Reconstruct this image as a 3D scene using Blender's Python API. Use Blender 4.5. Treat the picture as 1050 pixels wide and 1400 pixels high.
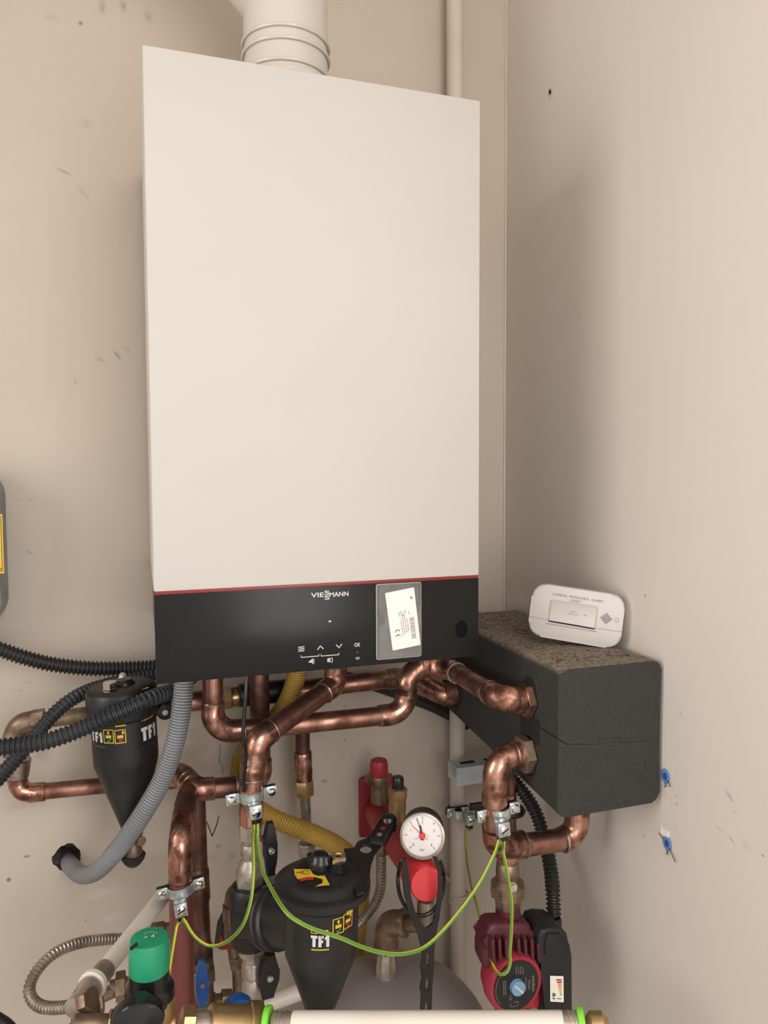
import bpy, bmesh, math, random
from mathutils import Vector, Matrix
random.seed(4)
PI = math.pi
SC = bpy.context.scene
COL = SC.collection
for o in list(bpy.data.objects): bpy.data.objects.remove(o)

# ------------------------------------------------------------------ camera
ZB = 1.15                                   # height of the boiler's underside above the floor
FPX = 1010.0
CX = Vector((0.95041014, -0.31097006, -0.0042657))      # right
CF = Vector((0.31030472, 0.94911446, -0.05378399))      # forward
CU = Vector((0.02077385, 0.04979318, 0.99854348))       # up
CPOS = Vector((-0.00960764, -1.22446267, 0.23903624 + ZB))
cam = bpy.data.cameras.new('camera'); camo = bpy.data.objects.new('camera', cam); COL.objects.link(camo)
cam.sensor_fit = 'VERTICAL'; cam.sensor_height = 24; cam.lens = 24 * FPX / 1400
cam.clip_start = 0.02
m = Matrix((( CX.x, CU.x, -CF.x, CPOS.x), (CX.y, CU.y, -CF.y, CPOS.y), (CX.z, CU.z, -CF.z, CPOS.z), (0, 0, 0, 1)))
camo.matrix_world = m
SC.camera = camo
# ------------------------------------------------------------------ light
w = bpy.data.worlds.new('world'); SC.world = w; w.use_nodes = True
w.node_tree.nodes['Background'].inputs[0].default_value = (1.0, 0.98, 0.955, 1)
w.node_tree.nodes['Background'].inputs[1].default_value = 0.92
def area(name, loc, target, sx, sy, power, colr):
    l = bpy.data.lights.new(name, 'AREA'); l.shape = 'RECTANGLE'; l.size = sx; l.size_y = sy; l.energy = power; l.color = colr
    o = bpy.data.objects.new(name, l); COL.objects.link(o); o.location = loc
    o.rotation_euler = (Vector(target) - Vector(loc)).to_track_quat('-Z', 'Y').to_euler()
    return o
area('window_light', (.3, -1.75, ZB + .45), (0.1, 0, ZB + 0.05), .6, 1.6, 14, (1.0, 0.98, 0.96))
area('doorway_light', (-1.35, -1.0, ZB + 0.4), (0.62, -1.5, ZB + 0.1), 1.1, 1.1, 19, (1.0, 0.985, 0.975))
SC.view_settings.view_transform = 'Standard'; SC.view_settings.look = 'None'
SC.view_settings.gamma = 1; SC.view_settings.use_curve_mapping = False
SC.view_settings.exposure = 0.0

# ------------------------------------------------------------------ helpers: pixel + depth -> point
def ray(px, py): return CF + CX * ((px - 525) / FPX) - CU * ((py - 700) / FPX)
def P(px, py, Y=0.0):
    d = ray(px, py); return CPOS + d * ((Y - CPOS.y) / d.y)
def PX(px, py, X):
    d = ray(px, py); return CPOS + d * ((X - CPOS.x) / d.x)
def S(px, py, Y):                            # pixels per metre there
    return FPX / (P(px, py, Y) - CPOS).dot(CF)
WX = 0.6245                                  # right wall plane
V = Vector

# ------------------------------------------------------------------ materials
def lin(c):
    return tuple(((x / 255) / 12.92 if x / 255 <= 0.04045 else ((x / 255 + 0.055) / 1.055) ** 2.4) for x in c)
def mat(name, rgb, rough=0.5, metal=0.0, spec=0.5, coat=0.0, trans=0.0, alpha=1.0):
    mt = bpy.data.materials.new(name); mt.use_nodes = True
    b = mt.node_tree.nodes['Principled BSDF']
    b.inputs['Base Color'].default_value = (*lin(rgb), 1); b.inputs['Roughness'].default_value = rough
    b.inputs['Metallic'].default_value = metal; b.inputs['Specular IOR Level'].default_value = spec
    b.inputs['Coat Weight'].default_value = coat; b.inputs['Transmission Weight'].default_value = trans
    b.inputs['Alpha'].default_value = alpha
    return mt
def N(nt, t, **kw):
    n = nt.nodes.new(t)
    for k, v in kw.items(): setattr(n, k, v)
    return n
def noisy(name, rgb1, rgb2, scale=40, rough=(0.4, 0.6), metal=0.0, bump=0.0, bscale=None, detail=4, lo=0.35, hi=0.65, stretch=(1, 1, 1), spec=0.5):
    """two-tone surface broken up by noise, with noise-driven roughness and fine relief"""
    mt = mat(name, rgb1, rough[0], metal, spec); nt = mt.node_tree; b = nt.nodes['Principled BSDF']; L = nt.links.new
    g = N(nt, 'ShaderNodeNewGeometry'); mp = N(nt, 'ShaderNodeMapping'); mp.inputs['Scale'].default_value = stretch
    L(g.outputs['Position'], mp.inputs['Vector'])
    n = N(nt, 'ShaderNodeTexNoise'); n.inputs['Scale'].default_value = scale; n.inputs['Detail'].default_value = detail
    L(mp.outputs[0], n.inputs['Vector'])
    r = N(nt, 'ShaderNodeMapRange'); r.inputs['From Min'].default_value = lo; r.inputs['From Max'].default_value = hi
    L(n.outputs['Fac'], r.inputs['Value'])
    mx = N(nt, 'ShaderNodeMix', data_type='RGBA'); mx.inputs['A'].default_value = (*lin(rgb1), 1); mx.inputs['B'].default_value = (*lin(rgb2), 1)
    L(r.outputs[0], mx.inputs['Factor']); L(mx.outputs['Result'], b.inputs['Base Color'])
    r2 = N(nt, 'ShaderNodeMapRange'); r2.inputs['To Min'].default_value = rough[0]; r2.inputs['To Max'].default_value = rough[1]
    L(r.outputs[0], r2.inputs['Value']); L(r2.outputs[0], b.inputs['Roughness'])
    if bump:
        n2 = N(nt, 'ShaderNodeTexNoise'); n2.inputs['Scale'].default_value = bscale or scale * 3; n2.inputs['Detail'].default_value = 3
        L(mp.outputs[0], n2.inputs['Vector'])
        bp = N(nt, 'ShaderNodeBump'); bp.inputs['Strength'].default_value = bump; bp.inputs['Distance'].default_value = 0.001
        L(n2.outputs['Fac'], bp.inputs['Height']); L(bp.outputs[0], b.inputs['Normal'])
    return mt
def wall_material(name, base, tint, marks, axis_x):
    """painted plaster; marks = dirt smudges and soft patches (centre, half sizes, strength, dark?) at fixed places on the wall"""
    mt = noisy(name, base, tint, scale=3.0, rough=(0.75, 0.85), bump=0.25, bscale=60, lo=0.3, hi=0.7, spec=0.25)
    nt = mt.node_tree; L = nt.links.new; b = nt.nodes['Principled BSDF']
    cur = b.inputs['Base Color'].links[0].from_socket
    g = N(nt, 'ShaderNodeNewGeometry')
    nz = N(nt, 'ShaderNodeTexNoise'); nz.inputs['Scale'].default_value = 45; nz.inputs['Detail'].default_value = 5
    L(g.outputs['Position'], nz.inputs['Vector'])
    for (c, hx, hz, st, rgb, ang) in marks:
        s = N(nt, 'ShaderNodeVectorMath', operation='SUBTRACT'); L(g.outputs['Position'], s.inputs[0]); s.inputs[1].default_value = c
        rt = N(nt, 'ShaderNodeVectorRotate', rotation_type='AXIS_ANGLE')
        rt.inputs['Axis'].default_value = (0, 1, 0) if axis_x else (1, 0, 0); rt.inputs['Angle'].default_value = ang
        L(s.outputs[0], rt.inputs['Vector'])
        mu = N(nt, 'ShaderNodeVectorMath', operation='MULTIPLY'); L(rt.outputs[0], mu.inputs[0])
        mu.inputs[1].default_value = (1 / hx, 0, 1 / hz) if axis_x else (0, 1 / hx, 1 / hz)
        ln = N(nt, 'ShaderNodeVectorMath', operation='LENGTH'); L(mu.outputs[0], ln.inputs[0])
        ad = N(nt, 'ShaderNodeMath', operation='MULTIPLY_ADD'); L(nz.outputs['Fac'], ad.inputs[0]); ad.inputs[1].default_value = 1.6; L(ln.outputs['Value'], ad.inputs[2])
        mr = N(nt, 'ShaderNodeMapRange', interpolation_type='SMOOTHSTEP'); L(ad.outputs[0], mr.inputs['Value'])
        mr.inputs['From Min'].default_value = 0.7; mr.inputs['From Max'].default_value = 1.75; mr.inputs['To Min'].default_value = st; mr.inputs['To Max'].default_value = 0
        mx = N(nt, 'ShaderNodeMix', data_type='RGBA'); L(cur, mx.inputs['A']); mx.inputs['B'].default_value = (*lin(rgb), 1)
        L(mr.outputs[0], mx.inputs['Factor']); cur = mx.outputs['Result']
    L(cur, b.inputs['Base Color'])
    return mt

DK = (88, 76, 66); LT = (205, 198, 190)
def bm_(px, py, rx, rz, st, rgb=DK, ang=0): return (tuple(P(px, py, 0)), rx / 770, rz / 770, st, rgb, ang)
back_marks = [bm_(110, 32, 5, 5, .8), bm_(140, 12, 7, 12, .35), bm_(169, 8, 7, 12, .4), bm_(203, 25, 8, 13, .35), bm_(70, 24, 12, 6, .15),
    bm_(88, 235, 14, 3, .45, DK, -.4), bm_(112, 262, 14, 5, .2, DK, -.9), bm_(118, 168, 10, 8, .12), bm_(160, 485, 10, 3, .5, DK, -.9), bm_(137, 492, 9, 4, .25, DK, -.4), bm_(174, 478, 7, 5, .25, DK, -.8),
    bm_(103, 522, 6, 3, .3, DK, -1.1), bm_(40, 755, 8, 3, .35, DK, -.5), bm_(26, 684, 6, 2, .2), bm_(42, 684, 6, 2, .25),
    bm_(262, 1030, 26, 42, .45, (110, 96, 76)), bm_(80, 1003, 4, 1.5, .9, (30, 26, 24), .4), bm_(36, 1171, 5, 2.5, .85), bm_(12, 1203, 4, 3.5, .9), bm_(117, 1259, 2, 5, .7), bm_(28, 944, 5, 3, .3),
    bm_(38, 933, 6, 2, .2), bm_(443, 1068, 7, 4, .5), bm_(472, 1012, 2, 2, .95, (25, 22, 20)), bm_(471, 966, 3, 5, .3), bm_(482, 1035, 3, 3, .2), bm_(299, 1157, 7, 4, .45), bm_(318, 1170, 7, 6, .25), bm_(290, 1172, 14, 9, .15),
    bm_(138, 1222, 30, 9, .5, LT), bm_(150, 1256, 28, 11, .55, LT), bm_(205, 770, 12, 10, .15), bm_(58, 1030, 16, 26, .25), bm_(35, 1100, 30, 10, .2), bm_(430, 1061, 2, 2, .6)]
def rm_(px, py, rx, rz, st, rgb=DK, ang=0): return (tuple(PX(px, py, WX)), rx / 1000, rz / 1000, st, rgb, ang)
right_marks = [rm_(752, 130, 10, 12, .25), rm_(931, 977, 5, 2, .7, DK, -.9), rm_(998, 1089, 12, 4, .4, DK, -.6), rm_(1005, 1110, 8, 3, .25), rm_(985, 1135, 12, 1.5, .5, DK, -.4), rm_(1000, 1148, 10, 1.5, .5, DK, -.5),
    rm_(925, 1089, 2, 2, .6), rm_(925, 1099, 2, 2, .6), rm_(925, 1055, 3, 2, .4), rm_(923, 1131, 2, 2, .5), rm_(880, 1142, 5, 3, .3), rm_(1043, 1170, 3, 2, .6), rm_(882, 814, 3, 3, .7), rm_(1020, 1155, 12, 10, .12),
    rm_(694, 105, 6, 5, .5), rm_(695, 300, 4, 8, .35), rm_(905, 1075, 14, 26, .2)]  # last entry: faint darker patch on the wall beside the foam box
M = {}
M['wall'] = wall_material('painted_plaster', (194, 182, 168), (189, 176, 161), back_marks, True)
M['wall_r'] = wall_material('painted_plaster_right_lit', (216, 206, 195), (212, 202, 191), right_marks, False)  # whitish plaster, lightened further so the colour carries some of the light
M['wall_plain'] = noisy('painted_plaster_plain', (204, 194, 181), (200, 189, 176), 3, (0.8, 0.85), bump=0.2, bscale=60)
M['floor'] = noisy('concrete_floor', (168, 160, 150), (180, 172, 162), 8, (0.7, 0.9), bump=0.4)
M['broken'] = noisy('broken_plaster', (150, 132, 118), (104, 86, 74), 60, (0.8, 0.9), bump=1, bscale=150)
M['dark'] = mat('dark_cavity', (22, 19, 17), 0.9)
M['white'] = noisy('boiler_enamel', (192, 187, 180), (190, 185, 178), 6, (0.62, 0.68), bump=0.02, spec=0.3)
M['flue'] = noisy('flue_enamel', (206, 198, 188), (200, 192, 182), 6, (0.18, 0.26))
M['panel'] = noisy('panel_glass_black', (22, 22, 22), (25, 25, 25), 7, (0.22, 0.3), spec=0.25)
M['smear'] = mat('panel_smear', (10, 10, 12), 0.8, spec=0.1)
M['red_line'] = mat('red_trim_plastic', (128, 34, 32), 0.4)
M['print_white'] = mat('white_print', (200, 198, 194), 0.6)
M['print_black'] = mat('black_print', (50, 46, 44), 0.6)
M['print_grey'] = mat('grey_print', (128, 122, 116), 0.6)
M['yellow_print'] = mat('yellow_print', (214, 178, 46), 0.5)
M['red_print'] = mat('red_print', (178, 44, 42), 0.5)
M['green_print'] = mat('green_print', (60, 150, 90), 0.5)
M['orange_print'] = mat('orange_print', (222, 150, 60), 0.5)
M['card'] = mat('paper_card', (234, 228, 220), 0.7)
M['foam'] = None
M['foam_dark'] = mat('foam_recess_shade', (24, 23, 22), 0.9)
M['alarm'] = noisy('alarm_plastic', (198, 191, 185), (194, 187, 181), 20, (0.4, 0.5))
M['black'] = noisy('black_plastic', (30, 29, 30), (36, 35, 35), 30, (0.35, 0.5), bump=0.05, spec=0.4)
M['black_gloss'] = mat('black_gloss_plastic', (26, 25, 26), 0.25)
M['conduit'] = noisy('black_conduit', (36, 35, 35), (48, 46, 44), 20, (0.35, 0.5), spec=0.4)
M['conduit_b'] = noisy('black_conduit_bluish', (38, 41, 45), (50, 52, 55), 15, (0.35, 0.5), spec=0.4)
M['grey_hose'] = noisy('grey_hose', (132, 134, 137), (118, 119, 122), 12, (0.4, 0.55))
M['yellow_hose'] = noisy('yellow_hose', (182, 146, 66), (164, 130, 54), 20, (0.45, 0.6))
M['copper'] = noisy('tarnished_copper', (186, 138, 120), (112, 77, 66), 34, (0.28, 0.52), metal=0.92, bump=0.15, bscale=90, lo=0.34, hi=0.66, detail=7)
M['copper_dark'] = noisy('dark_copper', (146, 106, 94), (88, 64, 57), 30, (0.34, 0.56), metal=0.9, bump=0.12, bscale=90)
M['copper_fit'] = noisy('copper_fitting', (198, 150, 130), (104, 70, 59), 55, (0.24, 0.5), metal=0.92, bump=0.25, bscale=70, lo=0.4, hi=0.62)
M['red_pipe'] = noisy('oxidised_red_copper', (140, 84, 78), (118, 66, 60), 22, (0.32, 0.45), metal=0.5, bump=0.1, stretch=(1, 1, .3))
M['solder'] = noisy('solder', (190, 180, 170), (150, 136, 124), 80, (0.3, 0.5), metal=1.0)
M['brass'] = noisy('brass', (196, 166, 122), (160, 132, 92), 40, (0.3, 0.45), metal=0.8, bump=0.05)
M['bronze'] = noisy('cast_bronze', (158, 136, 114), (112, 94, 78), 45, (0.38, 0.55), metal=0.8, bump=0.2, bscale=160)
M['nickel'] = noisy('nickel_brass', (188, 176, 165), (142, 130, 119), 50, (0.3, 0.46), metal=0.6, bump=0.08)
M['zinc'] = noisy('zinc_plate', (204, 210, 210), (160, 168, 168), 120, (0.25, 0.42), metal=0.75, bump=0.08)
M['zinc_rail'] = noisy('galvanised_rail', (206, 214, 216), (190, 198, 200), 30, (0.4, 0.5), metal=0.55, bump=0.05)
M['chrome'] = mat('chrome', (225, 222, 218), 0.12, 1.0)
M['steel_hose'] = noisy('stainless_hose', (176, 164, 148), (132, 120, 106), 40, (0.3, 0.45), metal=0.75)
M['white_pipe'] = noisy('painted_pipe', (203, 192, 178), (196, 184, 168), 20, (0.35, 0.5), bump=0.1)
M['plastic_pipe'] = noisy('white_plastic_pipe', (226, 220, 208), (220, 213, 200), 14, (0.3, 0.38))
M['vessel'] = noisy('grey_vessel_paint', (142, 134, 133), (136, 128, 127), 10, (0.3, 0.4))
M['red_paint'] = noisy('red_coated_metal', (150, 40, 44), (138, 36, 40), 30, (0.4, 0.5))
M['red_cap'] = noisy('red_plastic_cap', (224, 62, 66), (214, 56, 60), 20, (0.3, 0.4))
M['maroon'] = noisy('pump_cast_maroon', (88, 34, 44), (74, 28, 38), 60, (0.45, 0.6), bump=0.3, bscale=300)
M['pump_red'] = noisy('pump_red', (164, 42, 62), (152, 38, 56), 30, (0.4, 0.5))
M['blue'] = noisy('blue_plastic', (28, 88, 160), (24, 76, 140), 30, (0.35, 0.45))
M['blue_pale'] = mat('pale_blue_dial', (120, 160, 190), 0.35)
M['green'] = noisy('green_plastic', (34, 148, 108), (30, 138, 98), 25, (0.35, 0.5))
M['lime'] = mat('lime_green_ring', (130, 220, 70), 0.35)
M['wire_y'] = mat('yellow_insulation', (222, 196, 60), 0.4)
M['wire_g'] = mat('green_insulation', (76, 140, 52), 0.4)
M['dial'] = mat('dial_face', (226, 220, 216), 0.5)
M['plug'] = mat('blue_wall_plug', (104, 140, 190), 0.5)
M['plug_d'] = mat('blue_wall_plug_core', (44, 78, 140), 0.6)
M['canister'] = noisy('grey_canister_plastic', (116, 122, 128), (106, 112, 118), 20, (0.3, 0.4))
M['clear'] = mat('clear_sleeve', (190, 184, 180), 0.15, 0.0, 0.5)

M['pit'] = mat('dusty_pit', (70, 62, 54), 0.9)
# insulation foam: dark beaded foam, pitted, with pale dust lying on the upward faces
def foam_material():
    mt = noisy('expanded_foam', (48, 47, 45), (58, 56, 54), 260, (0.75, 0.9), bump=0.5, bscale=420, spec=0.3)
    nt = mt.node_tree; L = nt.links.new; b = nt.nodes['Principled BSDF']
    cur = b.inputs['Base Color'].links[0].from_socket
    g = N(nt, 'ShaderNodeNewGeometry'); sp = N(nt, 'ShaderNodeSeparateXYZ'); L(g.outputs['Normal'], sp.inputs[0])
    mr = N(nt, 'ShaderNodeMapRange', interpolation_type='SMOOTHSTEP'); L(sp.outputs['Z'], mr.inputs['Value'])
    mr.inputs['From Min'].default_value = 0.35; mr.inputs['From Max'].default_value = 1.0
    n = N(nt, 'ShaderNodeTexNoise'); n.inputs['Scale'].default_value = 170; n.inputs['Detail'].default_value = 8; L(g.outputs['Position'], n.inputs['Vector'])
    r = N(nt, 'ShaderNodeMapRange'); L(n.outputs['Fac'], r.inputs['Value']); r.inputs['From Min'].default_value = 0.22; r.inputs['From Max'].default_value = 0.58
    mu = N(nt, 'ShaderNodeMath', operation='MULTIPLY'); L(mr.outputs[0], mu.inputs[0]); L(r.outputs[0], mu.inputs[1])
    mx = N(nt, 'ShaderNodeMix', data_type='RGBA'); L(cur, mx.inputs['A']); mx.inputs['B'].default_value = (*lin((132, 119, 103)), 1)
    L(mu.outputs[0], mx.inputs['Factor']); L(mx.outputs['Result'], b.inputs['Base Color'])
    # pale specks
    v = N(nt, 'ShaderNodeTexVoronoi'); v.inputs['Scale'].default_value = 210; L(g.outputs['Position'], v.inputs['Vector'])
    s = N(nt, 'ShaderNodeMapRange'); L(v.outputs['Distance'], s.inputs['Value']); s.inputs['From Min'].default_value = 0.08; s.inputs['From Max'].default_value = 0.16; s.inputs['To Min'].default_value = 0.16; s.inputs['To Max'].default_value = 0
    mx2 = N(nt, 'ShaderNodeMix', data_type='RGBA'); L(mx.outputs['Result'], mx2.inputs['A']); mx2.inputs['B'].default_value = (*lin((150, 140, 128)), 1)
    L(s.outputs[0], mx2.inputs['Factor']); L(mx2.outputs['Result'], b.inputs['Base Color'])
    return mt
M['foam'] = foam_material()
# clear film of the document pouch
def film_material():
    mt = bpy.data.materials.new('clear_film'); mt.use_nodes = True; nt = mt.node_tree; L = nt.links.new
    b = nt.nodes['Principled BSDF']; b.inputs['Base Color'].default_value = (.75, .73, .7, 1); b.inputs['Roughness'].default_value = 0.22
    t = N(nt, 'ShaderNodeBsdfTransparent'); mx = N(nt, 'ShaderNodeMixShader')
    g = N(nt, 'ShaderNodeNewGeometry'); n = N(nt, 'ShaderNodeTexNoise'); n.inputs['Scale'].default_value = 26; n.inputs['Detail'].default_value = 2; L(g.outputs['Position'], n.inputs['Vector'])
    r = N(nt, 'ShaderNodeMapRange'); L(n.outputs['Fac'], r.inputs['Value']); r.inputs['To Min'].default_value = 0.02; r.inputs['To Max'].default_value = 0.15
    L(r.outputs[0], mx.inputs[0]); L(t.outputs[0], mx.inputs[1]); L(b.outputs[0], mx.inputs[2])
    L(mx.outputs[0], nt.nodes['Material Output'].inputs['Surface'])
    return mt
M['film'] = film_material()
M['film_edge'] = mat('film_weld', (150, 146, 140), 0.3, alpha=0.75)

# ------------------------------------------------------------------ object bookkeeping
ORG = {}
def thing(name, label, cat, loc, group=None):
    o = bpy.data.objects.new(name, None); COL.objects.link(o); o.location = loc; o.empty_display_size = .02
    o['label'] = label; o['category'] = cat
    if group: o['group'] = group
    ORG[o.name] = V(loc)
    return o
def tag(o, label, cat, group=None):
    o['label'] = label; o['category'] = cat
    if group: o['group'] = group
    return o
def obj(name, bm, mt, parent=None, smooth=40, label=None, recalc=True):
    """bm holds world coordinates; the object's origin is its thing's origin (or its own lowest middle)"""
    if recalc: bmesh.ops.recalc_face_normals(bm, faces=bm.faces)
    for f in bm.faces: f.smooth = True
    bm.normal_update()
    for e in bm.edges:
        if len(e.link_faces) == 2: e.smooth = e.calc_face_angle(0) < math.radians(smooth)
    if parent is not None: org = ORG[parent.name]
    else:
        xs = [v.co for v in bm.verts]
        org = V(((min(c.x for c in xs) + max(c.x for c in xs)) / 2, (min(c.y for c in xs) + max(c.y for c in xs)) / 2, min(c.z for c in xs)))
    bm.transform(Matrix.Translation(-org))
    me = bpy.data.meshes.new(name); bm.to_mesh(me); bm.free()
    mats = mt if isinstance(mt, (list, tuple)) else [mt]
    for x in mats: me.materials.append(x)
    o = bpy.data.objects.new(name, me); COL.objects.link(o)
    if parent is not None: o.parent = parent
    else: o.location = org
    ORG[o.name] = org
    if label: o['label'] = label
    return o
def structure(name, bm, mt, parent=None, **k):
    o = obj(name, bm, mt, parent, **k)
    if parent is None: o['kind'] = 'structure'
    return o

# ------------------------------------------------------------------ mesh builders (all add to a bmesh, world coordinates)
def B(): return bmesh.new()
def frame(d):
    d = d.normalized(); a = V((0, 0, 1)) if abs(d.z) < 0.9 else V((1, 0, 0))
    u = a.cross(d).normalized(); return u, d.cross(u).normalized(), d
def sweep(bm, pts, rad, seg=16, caps=True, stripe=None, flat=None):
    """tube along pts; rad number or per-point list; stripe=(i0,i1) faces get material 1"""
    n = len(pts); rad = rad if isinstance(rad, (list, tuple)) else [rad] * n
    T = []
    for i in range(n):
        a = pts[max(0, i - 1)]; b = pts[min(n - 1, i + 1)]
        t = (b - a)
        if t.length < 1e-9: t = T[-1] if T else V((0, 0, 1))
        T.append(t.normalized())
    u, v, _ = frame(T[0]); rings = []
    for i in range(n):
        if i:
            q = T[i - 1].rotation_difference(T[i]); u = q @ u
            u = (u - T[i] * u.dot(T[i])).normalized()
        v = T[i].cross(u)
        r = rad[i]
        rings.append([bm.verts.new(pts[i] + (u * math.cos(2 * PI * k / seg) + v * math.sin(2 * PI * k / seg)) * r) for k in range(seg)])
    for i in range(n - 1):
        for k in range(seg):
            f = bm.faces.new((rings[i][k], rings[i][(k + 1) % seg], rings[i + 1][(k + 1) % seg], rings[i + 1][k]))
            if stripe and (k % stripe[1]) < stripe[0]: f.material_index = 1
    if caps:
        bm.faces.new(rings[0][::-1]); bm.faces.new(rings[-1])
    return bm
def lathe(bm, p0, axis, prof, seg=24, up=None, capb=True, capt=True):
    """profile [(distance along axis, radius)]; seg=6 gives a hexagon"""
    u, v, d = frame(axis)
    if up is not None:
        u = (up - d * up.dot(d)).normalized(); v = d.cross(u)
    rings = []
    for (t, r) in prof:
        r = max(r, 1e-5)
        rings.append([bm.verts.new(p0 + d * t + (u * math.cos(2 * PI * k / seg) + v * math.sin(2 * PI * k / seg)) * r) for k in range(seg)])
    for i in range(len(prof) - 1):
        for k in range(seg):
            bm.faces.new((rings[i][k], rings[i][(k + 1) % seg], rings[i + 1][(k + 1) % seg], rings[i + 1][k]))
    if capb: bm.faces.new(rings[0][::-1])
    if capt: bm.faces.new(rings[-1])
    return bm
def cyl(bm, p0, p1, r, seg=20, r2=None, ch=0.0):
    d = p1 - p0; L = d.length; r2 = r if r2 is None else r2
    pr = [(0, r), (L, r2)] if not ch else [(0, r - ch), (ch, r), (L - ch, r2), (L, r2 - ch)]
    return lathe(bm, p0, d, pr, seg)
def hexnut(bm, p0, p1, r, ch=0.0012, up=None):
    d = p1 - p0; L = d.length
    return lathe(bm, p0, d, [(0, r * .93), (ch, r), (L - ch, r), (L, r * .93)], 6, up)
def torus(bm, c, axis, R, r, seg=28, rs=8, arc=2 * PI, start=0):
    u, v, d = frame(axis); full = arc > 2 * PI - 1e-6
    n = seg if full else seg + 1; rings = []
    for i in range(n):
        a = start + arc * i / seg; e = u * math.cos(a) + v * math.sin(a)
        rings.append([bm.verts.new(c + e * (R + r * math.cos(2 * PI * k / rs)) + d * r * math.sin(2 * PI * k / rs)) for k in range(rs)])
    for i in range(seg):
        a, b = rings[i], rings[(i + 1) % n]
        for k in range(rs): bm.faces.new((a[k], a[(k + 1) % rs], b[(k + 1) % rs], b[k]))
    if not full: bm.faces.new(rings[0][::-1]); bm.faces.new(rings[-1])
    return bm
def prism(bm, pts, ext, bevel=0.0, bseg=2):
    """closed outline (world points) pushed along ext; both rims bevelled"""
    n = len(pts); a = [bm.verts.new(p) for p in pts]; b = [bm.verts.new(p + ext) for p in pts]
    fa = bm.faces.new(a[::-1]); fb = bm.faces.new(b)
    for i in range(n): bm.faces.new((a[i], a[(i + 1) % n], b[(i + 1) % n], b[i]))
    if bevel:
        es = list(fa.edges) + list(fb.edges)
        bmesh.ops.bevel(bm, geom=es, offset=bevel, segments=bseg, profile=0.5, affect='EDGES', clamp_overlap=True)
    return bm
def box(bm, lo, hi, bevel=0.0, bseg=2):
    lo = V(lo); hi = V(hi)
    r = bmesh.ops.create_cube(bm, size=1.0); vs = r['verts']
    for v in vs: v.co = V(((lo.x + hi.x) / 2 + v.co.x * (hi.x - lo.x), (lo.y + hi.y) / 2 + v.co.y * (hi.y - lo.y), (lo.z + hi.z) / 2 + v.co.z * (hi.z - lo.z)))
    if bevel:
        es = set()
        for v in vs: es.update(v.link_edges)
        bmesh.ops.bevel(bm, geom=list(es), offset=bevel, segments=bseg, profile=0.5, affect='EDGES', clamp_overlap=True)
    return bm
def obox(bm, c, ux, uy, uz, hx, hy, hz, bevel=0.0):
    """oriented box: half sizes along unit axes"""
    r = bmesh.ops.create_cube(bm, size=2.0); vs = r['verts']
    for v in vs: v.co = c + ux * (v.co.x * hx) + uy * (v.co.y * hy) + uz * (v.co.z * hz)
    if bevel:
        es = set()
        for v in vs: es.update(v.link_edges)
        bmesh.ops.bevel(bm, geom=list(es), offset=bevel, segments=2, profile=0.5, affect='EDGES', clamp_overlap=True)
    return bm
def rrect(c, ux, uy, hx, hy, r, n=6):
    out = []
    for (sx, sy, a0) in ((1, 1, 0), (-1, 1, PI / 2), (-1, -1, PI), (1, -1, 3 * PI / 2)):
        for i in range(n + 1):
            a = a0 + PI / 2 * i / n
            out.append(c + ux * (sx * (hx - r) + r * math.cos(a)) + uy * (sy * (hy - r) + r * math.sin(a)))
    return out
def disc_pts(c, ux, uy, rx, ry, n=32): return [c + ux * rx * math.cos(2 * PI * i / n) + uy * ry * math.sin(2 * PI * i / n) for i in range(n)]
def spline(pts, step=0.004):
    """Catmull-Rom through pts, resampled evenly"""
    q = [pts[0] * 2 - pts[1]] + list(pts) + [pts[-1] * 2 - pts[-2]]; fine = []
    for i in range(1, len(q) - 2):
        p0, p1, p2, p3 = q[i - 1], q[i], q[i + 1], q[i + 2]
        for k in range(24):
            t = k / 24
            fine.append(0.5 * ((2 * p1) + (p2 - p0) * t + (2 * p0 - 5 * p1 + 4 * p2 - p3) * t * t + (3 * p1 - p0 - 3 * p2 + p3) * t ** 3))
    fine.append(pts[-1].copy())
    return resample(fine, step)
def resample(fine, step):
    L = [0]
    for i in range(1, len(fine)): L.append(L[-1] + (fine[i] - fine[i - 1]).length)
    n = max(2, int(L[-1] / step)); out = []; j = 0
    for i in range(n + 1):
        s = L[-1] * i / n
        while j < len(L) - 2 and L[j + 1] < s: j += 1
        t = (s - L[j]) / max(1e-9, L[j + 1] - L[j]); out.append(fine[j].lerp(fine[j + 1], min(1, max(0, t))))
    return out
def fillet(pts, R):
    """polyline with rounded corners -> points, and per corner (start, mid, end) sample indices"""
    out = [pts[0]]; corners = []
    R = R if isinstance(R, (list, tuple)) else [R] * len(pts)
    for i in range(1, len(pts) - 1):
        a, b, c = pts[i - 1], pts[i], pts[i + 1]
        d1 = (b - a).normalized(); d2 = (c - b).normalized(); ang = d1.angle(d2)
        if ang < 0.05: out.append(b); continue
        cut = min(R[i] * math.tan(ang / 2), (b - a).length * .48, (c - b).length * .48)
        s = b - d1 * cut; e = b + d2 * cut; i0 = len(out)
        n = max(4, int(ang / 0.16))
        for k in range(n + 1):
            t = k / n; h = 0.55 * cut * min(1.0, ang / (PI / 2)) if False else cut * (4 / 3 * math.tan(ang / 4) / math.tan(ang / 2))
            b1 = s + d1 * h; b2 = e - d2 * h
            out.append(s * (1 - t) ** 3 + b1 * 3 * t * (1 - t) ** 2 + b2 * 3 * t * t * (1 - t) + e * t ** 3)
        corners.append((i0, len(out) - 1, d1, d2))
    out.append(pts[-1]); return out, corners
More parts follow.
